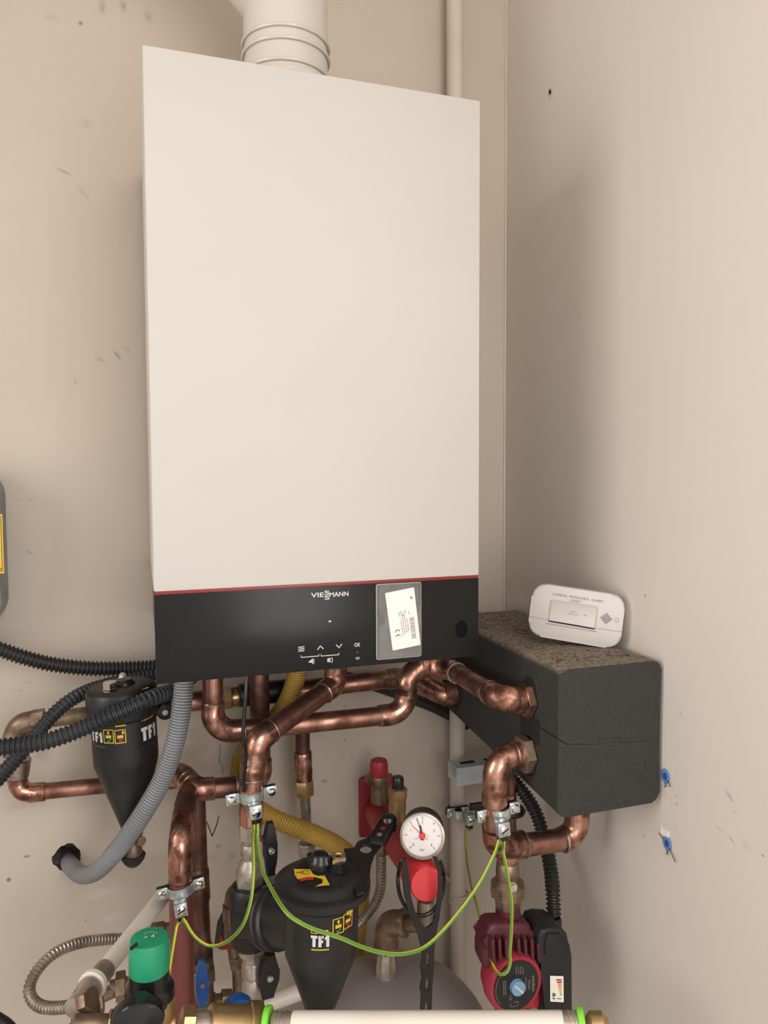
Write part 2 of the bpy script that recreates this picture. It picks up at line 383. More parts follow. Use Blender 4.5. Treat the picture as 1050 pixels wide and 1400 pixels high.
def pipe_run(root, pts, r, R=None, mt=None, fit=None, sleeve=0.016, collars=(), rings=True, fr=1.14, skip=()):
    """copper run: tube part + an elbow_fitting part at every corner with solder_ring sub-parts"""
    mt = mt or M['copper']; fit = fit or M['copper_fit']; R = R or r * 1.9
    path, cs = fillet(pts, R)
    bm = B(); sweep(bm, path, r, 22); obj('pipe', bm, mt, root)
    for ci, (i0, i1, d1, d2) in enumerate(cs):
        if ci in skip: continue
        sp = [path[i0] - d1 * sleeve, path[i0] - d1 * .0005] + path[i0:i1 + 1] + [path[i1] + d2 * .0005, path[i1] + d2 * sleeve]
        rad = [r * fr, r * fr] + [r * (fr + .02)] * (i1 - i0 + 1) + [r * fr, r * fr]
        bm = B(); sweep(bm, sp, rad, 24); e = obj('elbow_fitting', bm, fit, root)
        if rings:
            for q, dd in ((sp[0], d1), (sp[-1], d2)):
                bm = B(); torus(bm, q, dd, r * 1.06, r * .10, 26, 6); obj('solder_ring', bm, M['solder'], e)
    for (a, b, rr) in collars:
        bm = B(); cyl(bm, a, b, rr, 24, ch=.0008); obj('coupling', bm, fit, root)
    return path
def corrugated(pts, r, pitch, depth, duty=(0, 1), seg=16, soft=False):
    """ribbed hose mesh: square (or soft) ribs along a smooth path"""
    fine = spline(pts, pitch / 4); rad = []
    for i in range(len(fine)):
        k = i % 4
        rad.append(r if k in duty else r - depth) if not soft else rad.append(r - depth * (0.5 - 0.5 * math.cos(PI * k / 2)))
    if not soft:
        # steep rib flanks: duplicate points a hair apart
        p2, r2 = [], []
        for i, (p, q) in enumerate(zip(fine, rad)):
            p2.append(p); r2.append(q)
        fine, rad = p2, r2
    bm = B(); sweep(bm, fine, rad, seg); return bm

def add_tf1(bm, f, width, height):
    W, H = width, height; t = H * .235; x = -W / 2
    for P_ in ([(0, H), (.36 * W, H), (.36 * W, H - t), (0, H - t)], [(.18 * W - t * .55, H - t), (.18 * W + t * .55, H - t), (.18 * W + t * .55, 0), (.18 * W - t * .55, 0)],
               [(.42 * W, H), (.42 * W + t * 1.1, H), (.42 * W + t * 1.1, 0), (.42 * W, 0)], [(.42 * W + t * 1.1, H), (.70 * W, H), (.70 * W, H - t), (.42 * W + t * 1.1, H - t)],
               [(.42 * W + t * 1.1, H * .60), (.67 * W, H * .60), (.67 * W, H * .60 - t * .95), (.42 * W + t * 1.1, H * .60 - t * .95)],
               [(W - t * 1.1, H), (W, H), (W, 0), (W - t * 1.1, 0)], [(W - t * 1.1, H), (W - t * 1.1, H - t * 1.3), (.76 * W, H - t * 1.7), (.76 * W, H - t * .9)]):
        bm.faces.new([bm.verts.new(f(x + a, b - H / 2)) for a, b in P_])
    bmesh.ops.remove_doubles(bm, verts=bm.verts, dist=1e-5)
_tx = {}
def text_polys(s, bold=0.0):
    key = (s, bold)
    if key in _tx: return _tx[key]
    c = bpy.data.curves.new('t', 'FONT'); c.body = s; c.size = 1; c.align_x = 'CENTER'; c.align_y = 'CENTER'; c.offset = bold; c.resolution_u = 3
    o = bpy.data.objects.new('t', c); COL.objects.link(o)
    dg = bpy.context.evaluated_depsgraph_get(); dg.update()
    me = bpy.data.meshes.new_from_object(o.evaluated_get(dg))
    vs = [(v.co.x, v.co.y) for v in me.vertices]; fs = [tuple(p.vertices) for p in me.polygons]
    bpy.data.objects.remove(o); bpy.data.curves.remove(c); bpy.data.meshes.remove(me)
    if vs:
        x0 = min(v[0] for v in vs); x1 = max(v[0] for v in vs); y0 = min(v[1] for v in vs); y1 = max(v[1] for v in vs)
        vs = [(x - (x0 + x1) / 2, y - (y0 + y1) / 2) for x, y in vs]; wh = (x1 - x0, y1 - y0)
    else: wh = (1, 1)
    _tx[key] = (vs, fs, wh); return _tx[key]
def add_text(bm, s, f, width=None, height=None, bold=0.02):
    """text mapped by f(u,v) -> world, fitted to width and/or height"""
    vs, fs, (w0, h0) = text_polys(s, bold)
    sx = width / w0 if width else height / h0; sy = height / h0 if height else sx
    bv = [bm.verts.new(f(x * sx, y * sy)) for x, y in vs]
    for p in fs:
        try: bm.faces.new([bv[i] for i in p])
        except ValueError: pass
def plane_map(c, ux, uy): return lambda u, v: c + ux * u + uy * v
def quad(bm, f, x0, y0, x1, y1, nx=1):
    for i in range(nx):
        a = x0 + (x1 - x0) * i / nx; b = x0 + (x1 - x0) * (i + 1) / nx
        bm.faces.new([bm.verts.new(f(a, y0)), bm.verts.new(f(b, y0)), bm.verts.new(f(b, y1)), bm.verts.new(f(a, y1))])
def stroke(bm, f, pts, w):
    for (a, b) in zip(pts[:-1], pts[1:]):
        dx, dy = b[0] - a[0], b[1] - a[1]; l = math.hypot(dx, dy) or 1; nx, ny = -dy / l * w / 2, dx / l * w / 2; ex, ey = dx / l * w * .35, dy / l * w * .35
        bm.faces.new([bm.verts.new(f(a[0] - ex + nx, a[1] - ey + ny)), bm.verts.new(f(a[0] - ex - nx, a[1] - ey - ny)), bm.verts.new(f(b[0] + ex - nx, b[1] + ey - ny)), bm.verts.new(f(b[0] + ex + nx, b[1] + ey + ny))])
def poly(bm, f, pts): bm.faces.new([bm.verts.new(f(*p)) for p in pts])
X1, Y1, Z1 = V((1, 0, 0)), V((0, 1, 0)), V((0, 0, 1))

# ================================================================== SETTING
ZF, ZC, XL, YF = 0.0, 2.55, -1.5, -1.9
hole = P(92, 1172, 0); HR = 0.0205
bm = B()
def rq(x0, z0, x1, z1): bm.faces.new([bm.verts.new((x, 0, z)) for x, z in ((x0, z0), (x1, z0), (x1, z1), (x0, z1))])
hs = 0.05
rq(XL, ZF, hole.x - hs, ZC); rq(hole.x + hs, ZF, WX, ZC); rq(hole.x - hs, ZF, hole.x + hs, hole.z - hs); rq(hole.x - hs, hole.z + hs, hole.x + hs, ZC)
n = 32; inner = []; outer = []; deep = []
for i in range(n):
    a = 2 * PI * i / n; c, s = math.cos(a), math.sin(a); k = hs / max(abs(c), abs(s))
    rr = HR * (1 + random.uniform(-.07, .12))
    outer.append(bm.verts.new((hole.x + c * k, 0, hole.z + s * k))); inner.append(bm.verts.new((hole.x + c * rr, 0, hole.z + s * rr)))
    deep.append(bm.verts.new((hole.x + c * HR * .85, .07, hole.z + s * HR * .85)))
for i in range(n):
    j = (i + 1) % n; bm.faces.new((outer[i], outer[j], inner[j], inner[i]))
    f = bm.faces.new((inner[i], inner[j], deep[j], deep[i])); f.material_index = 1
f = bm.faces.new(deep); f.material_index = 1
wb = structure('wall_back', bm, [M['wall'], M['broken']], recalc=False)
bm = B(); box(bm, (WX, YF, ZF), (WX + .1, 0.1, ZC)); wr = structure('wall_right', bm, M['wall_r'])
bm = B(); box(bm, (XL - .1, YF, ZF), (XL, 0.1, ZC)); structure('wall_left', bm, M['wall_plain'])
bm = B(); box(bm, (XL - .1, YF, ZF - .1), (WX + .1, .1, ZF)); structure('floor', bm, M['floor'])
bm = B(); box(bm, (XL - .1, YF, ZC), (WX + .1, .1, ZC + .1)); structure('ceiling', bm, M['wall_plain'])
# corner bead of filler running up the corner
bm = B(); sweep(bm, [V((WX - .0010, -.0012, ZF + .002)), V((WX - .0010, -.0012, ZC - .002))], .0018, 8); structure('trim_1', bm, M['white_pipe'])
# pencilled V and hairline crack on the back wall
f = plane_map(V((0, -.0006, 0)), X1, Z1)
bm = B()
def w2(px, py): q = P(px, py, 0); return (q.x, q.z)
stroke(bm, f, [w2(283, 1124), w2(285, 1130), w2(290, 1143), w2(296, 1128), w2(299, 1116)], .0016)
obj('pencil_mark', bm, M['print_black'], wb, label='hand-drawn dark letter V')
bm = B(); stroke(bm, f, [w2(300, 1018), w2(301, 1030), w2(299, 1040), w2(304, 1048), w2(305, 1058)], .0011); obj('crack', bm, M['print_grey'], wb)
# small dark screw hole high on the right wall
q = PX(752, 125, WX - .0008)
bm = B(); prism(bm, [q + Y1 * y + Z1 * z for y, z in ((-.0035, -.004), (.003, -.0036), (.0036, .0005), (.0005, .0045), (-.0025, .001))], V((-.0006, 0, 0)), .0002)
obj('screw_hole', bm, M['dark'], wr)

# ================================================================== BOILER
BF = -.365
boiler = thing('gas_boiler', 'large white wall-hung gas boiler with a black control panel', 'boiler', V((.2, -.18, ZB)))
bm = B(); box(bm, (0, BF, ZB + .106), (.40, -.012, ZB + .70), .0025, 2); obj('front_casing', bm, M['white'], boiler)
bm = B(); box(bm, (.0015, BF + .001, ZB + .1025), (.3985, -.02, ZB + .1065), .0003); obj('red_trim', bm, M['red_line'], boiler, label='thin red trim line above the control panel')
bm = B(); box(bm, (.0005, BF + .0004, ZB + .001), (.3995, BF + .02, ZB + .103), .0012, 2); panel = obj('control_panel', bm, M['panel'], boiler, label='black glossy control panel')
bm = B(); box(bm, (.003, BF + .02, ZB + .012), (.397, -.012, ZB + .104), .001); obj('underside', bm, M['black'], boiler)
bm = B(); box(bm, (.03, -.012, ZB + .05), (.37, -.0005, ZB + .66)); obj('mounting_plate', bm, M['zinc'], boiler)
YP = BF + .0002
def pm(px, py): c = P(px, py, YP); return plane_map(c, X1, Z1)
SP = S(450, 850, YP)
bm = B()
add_text(bm, 'VIE', pm(434, 813.5), width=17 / SP / .95, height=6.2 / SP, bold=.015)
add_text(bm, 'S', pm(447, 810.3), width=7 / SP, height=5.8 / SP, bold=.015); add_text(bm, 'S', pm(447.2, 817), width=7 / SP, height=5.8 / SP, bold=.015)
add_text(bm, 'MANN', pm(463.5, 812.3), width=25.5 / SP / .95, height=6.2 / SP, bold=.015)
obj('logo', bm, M['print_white'], panel)
bm = B(); W1 = 1.1 / SP
for dy in (-2.6, 0, 2.6): stroke(bm, pm(412, 887.3 + dy), [(-.0033, -.0001), (.0033, .0002)], W1)
obj('menu_symbol', bm, M['print_white'], panel); bm = B(); stroke(bm, pm(438, 885.5), [(-.0034, -.002), (0, .0022), (.0034, -.0016)], W1)
obj('up_arrow', bm, M['print_white'], panel); bm = B(); stroke(bm, pm(463.5, 883.3), [(-.0034, .0018), (0, -.0022), (.0034, .0022)], W1)
obj('down_arrow', bm, M['print_white'], panel); bm = B(); add_text(bm, 'OK', pm(488.5, 881.5), width=8.5 / SP, height=5.4 / SP, bold=.01)
g = lambda px, py: (lambda q: (q.x, q.z))(P(px, py, YP))
f0 = plane_map(V((0, YP, 0)), X1, Z1); obj('ok_symbol', bm, M['print_white'], panel); bm = B()
stroke(bm, f0, [g(411.5, 896.5), g(411.8, 898.8), g(436, 896.8), g(436, 894.8)], W1 * .8)
stroke(bm, f0, [g(439, 894.8), g(439.2, 897), g(463.5, 895), g(463.3, 892.8)], W1 * .8)
obj('bracket_lines', bm, M['print_white'], panel); bm = B(); stroke(bm, f0, [g(427.5, 901), g(427.5, 907.5)], W1); stroke(bm, f0, [g(429.3, 901), g(429.3, 907)], W1 * .6)
poly(bm, f0, [g(421.5, 905.5), g(426.5, 901.2), g(426.5, 906)])
add_text(bm, '8', pm(449.6, 902.5), width=4.5 / SP, height=5.5 / SP, bold=0.03); stroke(bm, f0, [g(452, 899.8), g(454.5, 899.8), g(454.5, 905), g(452, 905.3)], W1 * .7)
obj('symbols', bm, M['print_white'], panel); bm = B()
for rr in (.0012, .0024, .0036): stroke(bm, pm(489, 901.5), [(rr * math.sin(a), -.001 + rr * math.cos(a)) for a in (-.8, -.4, 0, .4, .8)], W1 * .6)
obj('signal_symbol', bm, M['print_white'], panel); bm = B(); stroke(bm, pm(451, 849.5), [(-.0008, 0), (.0008, 0)], .0018); obj('indicator_dot', bm, M['print_white'], panel); bm = B(); stroke(bm, pm(488.5, 892), [(-.0003, 0), (.0003, 0)], .0007)
obj('indicator_dot', bm, M['print_white'], panel)
c = P(631, 860, YP + .0001); bm = B()
poly(bm, plane_map(c, X1, Z1), [(.0085 * math.cos(a) * (1 - .15 * math.sin(a)) , .0115 * math.sin(a)) for a in [2 * PI * i / 24 for i in range(24)]])
obj('smear', bm, M['smear'], panel)
# document pouch with the rating card
po = thing('document_pouch', 'clear plastic document pouch stuck on the black control panel', 'pouch', P(545, 848, BF))
pc = [P(514, 797, BF - .001), P(576, 794.5, BF - .001), P(575.5, 898.5, BF - .001), P(514, 901, BF - .001)]
cen = (pc[0] + pc[2]) / 2; hx, hz = (pc[1] - pc[0]).length / 2, (pc[0] - pc[3]).length / 2
out = rrect(V((cen.x, BF - .0004, cen.z)), X1, Z1, hx, hz, .003)
bm = B(); prism(bm, out, V((0, -.0002, 0))); obj('back_sheet', bm, M['film'], po)
# front sheet with a thumb notch in its left edge
fr = rrect(V((cen.x + .002, BF - .0021, cen.z)), X1, Z1, hx - .002, hz, .003)
left = cen.x + .002 - (hx - .002); nz = P(516, 848, BF).z
k = 21 - 7  # last point of the upper-left corner comes after 2*(n+1)-1
notch = [V((left + .0075 * math.sin(a), BF - .0021, nz + .0075 * math.cos(a))) for a in [PI * i / 8 for i in range(9)]]
fr2 = fr[:14] + notch + fr[14:]
bm = B(); bm.faces.new([bm.verts.new(p) for p in fr2]); obj('front_sheet', bm, M['film'], po)
bm = B(); inn = rrect(V((cen.x, BF - .0007, cen.z)), X1, Z1, hx - .0013, hz - .0013, .002)
oo = [bm.verts.new(p + V((0, -.0017, 0))) for p in out]; ii = [bm.verts.new(p + V((0, -.0017, 0))) for p in inn]
for i in range(len(oo)): bm.faces.new((oo[i], oo[(i + 1) % len(oo)], ii[(i + 1) % len(ii)], ii[i]))
obj('welded_edge', bm, M['film_edge'], po)
cc = [P(526.5, 811, BF - .0012), P(566, 803, BF - .0012), P(575, 881.5, BF - .0012), P(537, 889.5, BF - .0012)]
cd = thing('rating_card', 'white printed card with a barcode, tilted inside the clear pouch', 'card', (cc[2] + cc[3]) / 2)
bm = B(); prism(bm, cc, V((0, .0004, 0))); obj('paper', bm, M['card'], cd)
ux = (cc[1] - cc[0]).normalized(); uy = (cc[0] - cc[3]).normalized(); cw = (cc[1] - cc[0]).length; chh = (cc[0] - cc[3]).length
fm = lambda u, v: cc[3] + ux * u * cw + uy * v * chh + V((0, -.0003, 0))
bm = B()
v0 = .13
while v0 < .50:                       # barcode
    t = random.choice((.006, .010, .016)); quad(bm, fm, .70, v0, .86, v0 + t); v0 += t + random.choice((.006, .010, .013))
for k, u0 in enumerate((.40, .47, .54, .61)):     # rows of small print, reading downwards
    v0 = .22 + .02 * k
    while v0 < (.52, .54, .55, .50)[k]:
        t = random.uniform(.012, .035); quad(bm, fm, u0, v0, u0 + .028, v0 + t); v0 += t + .012
for (u0, a, b) in ((.36, .55, .64), (.43, .55, .65), (.50, .55, .62), (.57, .58, .66), (.70, .56, .62)): quad(bm, fm, u0, a, u0 + .02, b)
obj('small_print', bm, M['print_grey'], cd)
bm = B()
for vc in (.30, .215):
    pts = [(.245 + .075 * math.cos(a), vc + .032 * math.sin(a)) for a in [PI * .05 + PI * .9 * i / 10 for i in range(11)]]
    stroke(bm, lambda u, v: fm(u, v), pts, .016)
quad(bm, fm, .235, .238, .255, .262)
obj('ce_mark', bm, M['print_black'], cd)
bm = B(); poly(bm, fm, [(.86, .80), (.91, .835), (.86, .87), (.81, .835)]); obj('diamond_symbol', bm, M['print_grey'], cd)

# ================================================================== FLUE
fl = thing('flue_pipe', 'cream white flue pipe rising from the top of the boiler', 'flue', V((.186, -.19, ZB + .70)))
fb = V((.190, -.19, ZB + .70)); FR = .0585
bm = B(); lathe(bm, fb, Z1, [(0, FR), (.002, FR + .003), (.026, FR + .003), (.028, FR), (.058, FR), (.060, FR + .003), (.066, FR + .003), (.068, FR)], 48); obj('flue_adapter', bm, M['flue'], fl)
bm = B(); cyl(bm, fb + Z1 * .06, fb + Z1 * .14, FR - .0015, 48); obj('flue_tube', bm, M['flue'], fl)
for zz in (.075, .102, .118):
    bm = B(); torus(bm, fb + Z1 * zz, Z1, FR + .0005, .0022, 48, 8); obj('collar_ring', bm, M['flue'], fl)
p = [fb + Z1 * .17, fb + Z1 * .205, fb + V((-.075, 0, .30)), fb + V((-.30, 0, .53))]
path, cs = fillet([fb + Z1 * .12, fb + Z1 * .183, fb + V((-.34, .0, .52))], .03)
bm = B(); sweep(bm, path, FR - .001, 44); obj('flue_elbow', bm, M['flue'], fl)
mi = (cs[0][0] + cs[0][1]) // 2
bm = B(); torus(bm, path[mi], path[mi + 1] - path[mi - 1], FR, .0012, 44, 6); obj('elbow_seam', bm, M['flue'], fl)
bm = B(); d = (path[-1] - path[-2]).normalized(); torus(bm, path[cs[0][1]] + d * .005, d, FR, .002, 44, 8); obj('elbow_seam', bm, M['flue'], fl)

# ================================================================== PAINTED WALL PIPE
wp = thing('wall_pipe', 'cream painted vertical pipe in the back corner behind the boiler', 'pipe', V((.509, -.034, 0)))
bm = B(); sweep(bm, [V((P(628.5, 1150, -.034).x, -.034, .01)), V((P(620, 60, -.034).x, -.034, ZC - .01))], .0140, 20); obj('pipe', bm, M['white_pipe'], wp)
xq = P(628, 1222, -.034)
bm = B(); torus(bm, xq, Z1, .0165, .0025, 24, 8); obj('pipe_clip', bm, M['white_pipe'], wp)
bm = B(); torus(bm, P(628, 1232, -.034), Z1, .0165, .0025, 24, 8); obj('pipe_clip', bm, M['white_pipe'], wp)
bm = B(); a = P(616, 1205, -.02); b = P(606, 1195, 0); sweep(bm, [a, b], .003, 8); obj('clip_stem', bm, M['white_pipe'], wp)

# ================================================================== COPPER PIPEWORK
r28 = .0144
# return pipe: boiler -> across -> up -> towards the viewer -> insulated box
A = thing('copper_pipe', 'long copper pipe running from the boiler right to the upper port of the black box', 'pipe', P(291, 1001, -.165))
ptsA = [P(291, 915, -.165), P(291, 1002, -.165), P(556, 975, -.165), P(556, 911, -.165), P(611, 912, -.165), V((.427, -.372, P(668, 957, -.372).z)), V((.468, -.372, P(720, 957, -.372).z))]
path = pipe_run(A, ptsA, r28, R=.03, sleeve=.014, skip=())
q = P(718, 957, -.372)
bm = B(); hexnut(bm, V((.458, -.372, q.z)), V((.469, -.372, q.z)), .0235); obj('hex_nut', bm, M['copper_fit'], A)
bm = B(); cyl(bm, V((.449, -.372, q.z)), V((.459, -.372, q.z)), .0175, 24, ch=.001); obj('coupling', bm, M['copper_fit'], A)
qa = V((.44, -.372 - r28 - .0004, q.z))
bm = B(); stroke(bm, plane_map(qa, X1, Z1), [(-.004, .004), (-.004, -.003)], .0014); stroke(bm, plane_map(qa, X1, Z1), [(.003, .004), (.003, -.003)], .0014); obj('pen_marks', bm, M['print_black'], A)
# second pipe from the boiler, dropping behind and joining the left branch
Bp = thing('copper_pipe', 'copper pipe dropping behind the long copper run and turning left through a tee', 'pipe', P(357, 1070, -.115))
yB = -.112
ptsB = [P(354, 915, yB), P(357, 1072, yB), P(268, 1080, yB), P(247, 1057, yB + .03), P(232, 1064, yB + .045)]
pipe_run(Bp, [P(240, 1060, yB + .04), P(222, 1066, yB + .05), P(28, 1085, yB + .05), P(18, 1040, yB + .05)], .0118, R=.018, mt=M['copper'], sleeve=.012, rings=False, collars=((P(62, 1082, yB + .05), P(40, 1085, yB + .05), .0135),))
pipe_run(Bp, ptsB, .0150, R=.024, mt=M['copper_dark'], sleeve=.012, rings=True, collars=((P(276, 1079, yB), P(290, 1078, yB), .0170),))
# diagonal pipe from boiler down to the earth clamp and the filter valves
yC = -.235
Cp = thing('copper_pipe', 'copper pipe slanting down left from the boiler middle to the nickel ball valve', 'pipe', P(344, 1120, yC))
ptsC = [P(459, 905, -.15), P(459, 935, -.15), P(352, 1012, yC), P(345, 1050, yC), P(343.5, 1130, yC)]
pipe_run(Cp, ptsC, .0152, R=.02, sleeve=.012)
bm = B(); cyl(bm, P(344.5, 1040, yC), P(343.5, 1082, yC), .0166, 24, ch=.001); obj('coupling', bm, M['copper_fit'], Cp)
bm = B(); cyl(bm, P(343.5, 1100, yC), P(343, 1127, yC), .0162, 24, ch=.001); obj('coupling', bm, M['copper_fit'], Cp)
# upper rear run
yD = -.075
Dp = thing('brass_and_copper_pipe', 'rear horizontal copper and brass pipe passing behind the others under the boiler', 'pipe', P(300, 955, yD))
bm = B(); sweep(bm, fillet([P(232, 962, yD), P(395, 945, yD), P(585, 922, yD), P(586, 922, yD - .0001)], .01)[0], .0150, 20); obj('pipe', bm, M['copper'], Dp)
bm = B(); sweep(bm, fillet([P(533, 929, yD), P(562, 925, yD), V((.445, -.128, P(604, 950, -.128).z)), V((.469, -.128, P(632, 948, -.128).z))], .02)[0], .0158, 20); obj('elbow_fitting', bm, M['copper_fit'], Dp)
bm = B(); cyl(bm, V((.448, -.128, P(620, 948, -.128).z)), V((.4695, -.128, P(620, 948, -.128).z)), .019, 24, ch=.001); obj('coupling', bm, M['copper_fit'], Dp)
bm = B(); cyl(bm, P(530, 929, yD), P(547, 927, yD), .0172, 24, ch=.001); obj('coupling', bm, M['bronze'], Dp)
for (x0, x1, rr, hexa, mm) in ((52, 230, .0115, 0, 'bronze'), (43, 62, .0170, 1, 'bronze'), (214, 228, .0125, 1, 'brass'), (303, 316, .0170, 1, 'brass'), (318, 324, .0140, 0, 'brass')):
    zz = lambda x: 991 - (x - 20) * .165 + max(0, x - 150) * .03 if x < 230 else 962 - (x - 232) * .1
    bm = B(); (hexnut if hexa else cyl)(bm, P(x0, zz(x0), yD - .002), P(x1, zz(x1), yD - .002), rr); obj('hex_nut' if hexa else 'brass_pipe', bm, M[mm], Dp)
bm = B(); cyl(bm, P(326, 951, yD), P(400, 943, yD), .0178, 20, ch=.002); obj('rubber_sleeve', bm, M['black'], Dp, label='black rubber sleeve on the pipe')
be = B(); pe, _ = fillet([P(50, 986, yD), P(27, 990, yD), P(20, 1008, yD), P(20, 1032, yD)], .018); sweep(be, pe, .0160, 22); obj('bronze_elbow', be, M['bronze'], Dp)
bm = B(); cyl(bm, P(26, 1036, yD + .01), P(22, 1062, yD + .012), .017, 20, ch=.002); obj('coupling', bm, M['solder'], Dp)
# tee leg with flexible hose
Ep = thing('flexible_connector', 'short copper stub with a corrugated steel hose hanging below the long copper pipe', 'hose', P(418, 1150, -.07))
yE = -.072
bm = B(); cyl(bm, P(413, 945, yE), P(414, 1034, yE), .0118, 20); obj('pipe', bm, M['copper_dark'], Ep)
bm = B(); lathe(bm, P(414, 1028, yE), P(416, 1072, yE) - P(414, 1028, yE), [(0, .0135), (.001, .0142), (.036, .0142), (.038, .0135), (.052, .0135)], 24); obj('coupling', bm, M['copper_fit'], Ep)
bm = B(); hexnut(bm, P(415.5, 1066, yE), P(416.5, 1087, yE), .0158); obj('hex_nut', bm, M['brass'], Ep)
bm = corrugated([P(416.5, 1085, yE), P(418, 1110, yE), P(419, 1155, yE)], .0088, .0052, .0016); obj('corrugated_hose', bm, M['steel_hose'], Ep)
bm = B(); hexnut(bm, P(419, 1152, yE), P(420, 1170, yE), .0145); obj('hex_nut', bm, M['nickel'], Ep)
# lower port of the box: front pipe, tee, return to underside
yF = -.372
Fp = thing('copper_pipe', 'copper pipe curving down from the black box lower port, tee above the pump', 'pipe', P(690, 1160, -.34))
zq = P(722, 1030, yF).z
ptsF = [V((.468, yF, zq)), V((P(677, 1030, yF).x, yF, zq)), P(676, 1100, yF), P(676, 1152, yF + .004), P(700, 1158, -.345), P(787, 1145, -.345), P(790, 1100, -.345)]
path, cs = fillet(ptsF, [.03, .036, .03, .03, .02, .024, .02])
pf1, _ = fillet(ptsF[:3] + [P(676, 1132, yF)], [.03, .036, .03, .03])
bm = B(); sweep(bm, pf1, .0152, 24); obj('pipe', bm, M['copper'], Fp)
pf2, _ = fillet([P(706, 1157, -.345)] + ptsF[5:], [.02, .024, .02])
bm = B(); sweep(bm, pf2, .0152, 24); obj('pipe', bm, M['copper'], Fp)
bm = B(); i0, i1 = cs[0][0], cs[0][1]; sweep(bm, path[i0:i1 + 1] + [P(676, 1085, yF)], .0158, 24); obj('elbow_fitting', bm, M['copper_fit'], Fp)
bm = B(); cyl(bm, P(676, 1084, yF), P(676, 1100, yF), .0168, 24, ch=.001); obj('coupling', bm, M['copper_fit'], Fp)
bm = B(); hexnut(bm, V((.455, yF, zq)), V((.469, yF, zq)), .0245); obj('hex_nut', bm, M['bronze'], Fp)
bm = B(); cyl(bm, V((.447, yF, zq)), V((.457, yF, zq)), .0175, 24, ch=.001); obj('coupling', bm, M['copper_fit'], Fp)
bm = B(); sweep(bm, fillet([P(676, 1130, yF), P(678, 1156, yF + .008), P(716, 1155, -.345)], .030)[0], .0170, 24); obj('elbow_fitting', bm, M['copper_fit'], Fp)
a, b = P(690, 1158, -.345), P(716, 1154, -.345); bm = B(); cyl(bm, a, b, .0182, 24, ch=.001); cyl(bm, P(695, 1150, -.345), P(694, 1178, -.345), .0150, 24, ch=.001); obj('tee_fitting', bm, M['copper_fit'], Fp)
bm = B(); torus(bm, b, b - a, .0168, .0016, 26, 6); obj('solder_ring', bm, M['solder'], Fp)
bm = B(); i0, i1 = cs[-1][0], cs[-1][1]; sweep(bm, [P(770, 1147.5, -.345)] + path[i0:i1 + 1] + [P(790, 1104, -.345)], .0172, 24); obj('elbow_fitting', bm, M['copper_fit'], Fp)
bm = B(); torus(bm, P(770, 1147.5, -.345), b - a, .0168, .0017, 26, 6); obj('solder_ring', bm, M['solder'], Fp)
# back stub between rail and clamp
Gs = thing('copper_pipe', 'thin copper pipe coming down behind the rail, right of the curved pipe', 'pipe', P(698, 1140, -.20))
bm = B(); cyl(bm, P(697, 1020, -.20), P(699, 1150, -.20), .0085, 20); obj('pipe', bm, M['copper_dark'], Gs)
bm = B(); cyl(bm, P(697.5, 1084, -.20), P(698, 1100, -.20), .0100, 20, ch=.001); obj('coupling', bm, M['copper_fit'], Gs)
# left riser, heavy pipe in front
yG = -.20
G = thing('copper_pipe', 'thick copper riser at lower left, its lower half oxidised dark red', 'pipe', P(250, 1390, yG))
path, cs = fillet([P(262, 1078, -.10), P(255, 1090, -.135), P(246, 1150, yG), P(247, 1215, yG)], .03)
bm = B(); sweep(bm, path, .0145, 24); obj('pipe', bm, M['copper_dark'], G)
bm = B(); sweep(bm, fillet([P(254, 1100, -.14), P(246, 1148, yG), P(247, 1202, yG)], .03)[0], [.0155] * 3 + [.0162] * 50 if False else .0162, 24); obj('elbow_fitting', bm, M['copper_fit'], G)
bm = B(); torus(bm, P(254, 1100, -.14), P(246, 1148, yG) - P(254, 1100, -.14), .0152, .0016, 26, 6); obj('solder_ring', bm, M['solder'], G)
bm = B(); sweep(bm, [P(247, 1205, yG), P(250, 1400, yG), V((P(250, 1400, yG).x, yG, P(250, 1400, yG).z - .1))], .0158, 24); obj('lower_pipe', bm, M['red_pipe'], G, label='dark red oxidised lower pipe')
# rear riser
yH = -.095
H = thing('copper_pipe', 'dark copper riser standing behind the thick one at lower left', 'pipe', P(275, 1390, yH))
bm = B(); cyl(bm, P(268, 1085, yH), P(272, 1200, yH), .0138, 22); obj('pipe', bm, M['copper_dark'], H)
bm = B(); lathe(bm, P(270, 1185, yH), P(277, 1330, yH) - P(270, 1185, yH), [(0, .0138), (.006, .0170), (.05, .0172), (.056, .0150), (.12, .0150), (.125, .017), (.15, .017)], 24); obj('coupling', bm, M['copper_dark'], H)
bm = B(); cyl(bm, P(276, 1310, yH - .01), P(279, 1420, yH - .01), .0165, 20); hexnut(bm, P(276, 1322, yH - .01), P(277, 1340, yH - .01), .021); hexnut(bm, P(278, 1366, yH - .01), P(279, 1384, yH - .01), .022); obj('valve_body', bm, M['bronze'], H)
bm = B(); sweep(bm, [P(290, 1372, yH - .01), P(338, 1368, yH - .005)], .013, 16); sweep(bm, [P(302, 1371, yH - .01), P(316, 1370, yH - .01)], .018, 6); obj('cross_fitting', bm, M['bronze'], H)
def bow_lever(c, ux, uy, L, W, t):                        # butterfly lever plate outline, long axis uy
    o = []
    for i in range(40):
        a = 2 * PI * i / 40; s, k = math.sin(a), math.cos(a)
        w_ = W * (.62 + .38 * (1 - abs(s)) ** .6) if abs(s) > .35 else W
        o.append(c + uy * (L * s) + ux * (math.copysign(abs(k) ** .6, k) * w_))
    return o
c = P(277, 1347, yH - .06); bm = B(); prism(bm, bow_lever(c, X1, (Z1 + V((0, 0, 0))).normalized(), .036, .0095, .01), V((0, .010, 0)), .002); lever = obj('lever_handle', bm, M['blue'], H, label='blue butterfly handle')
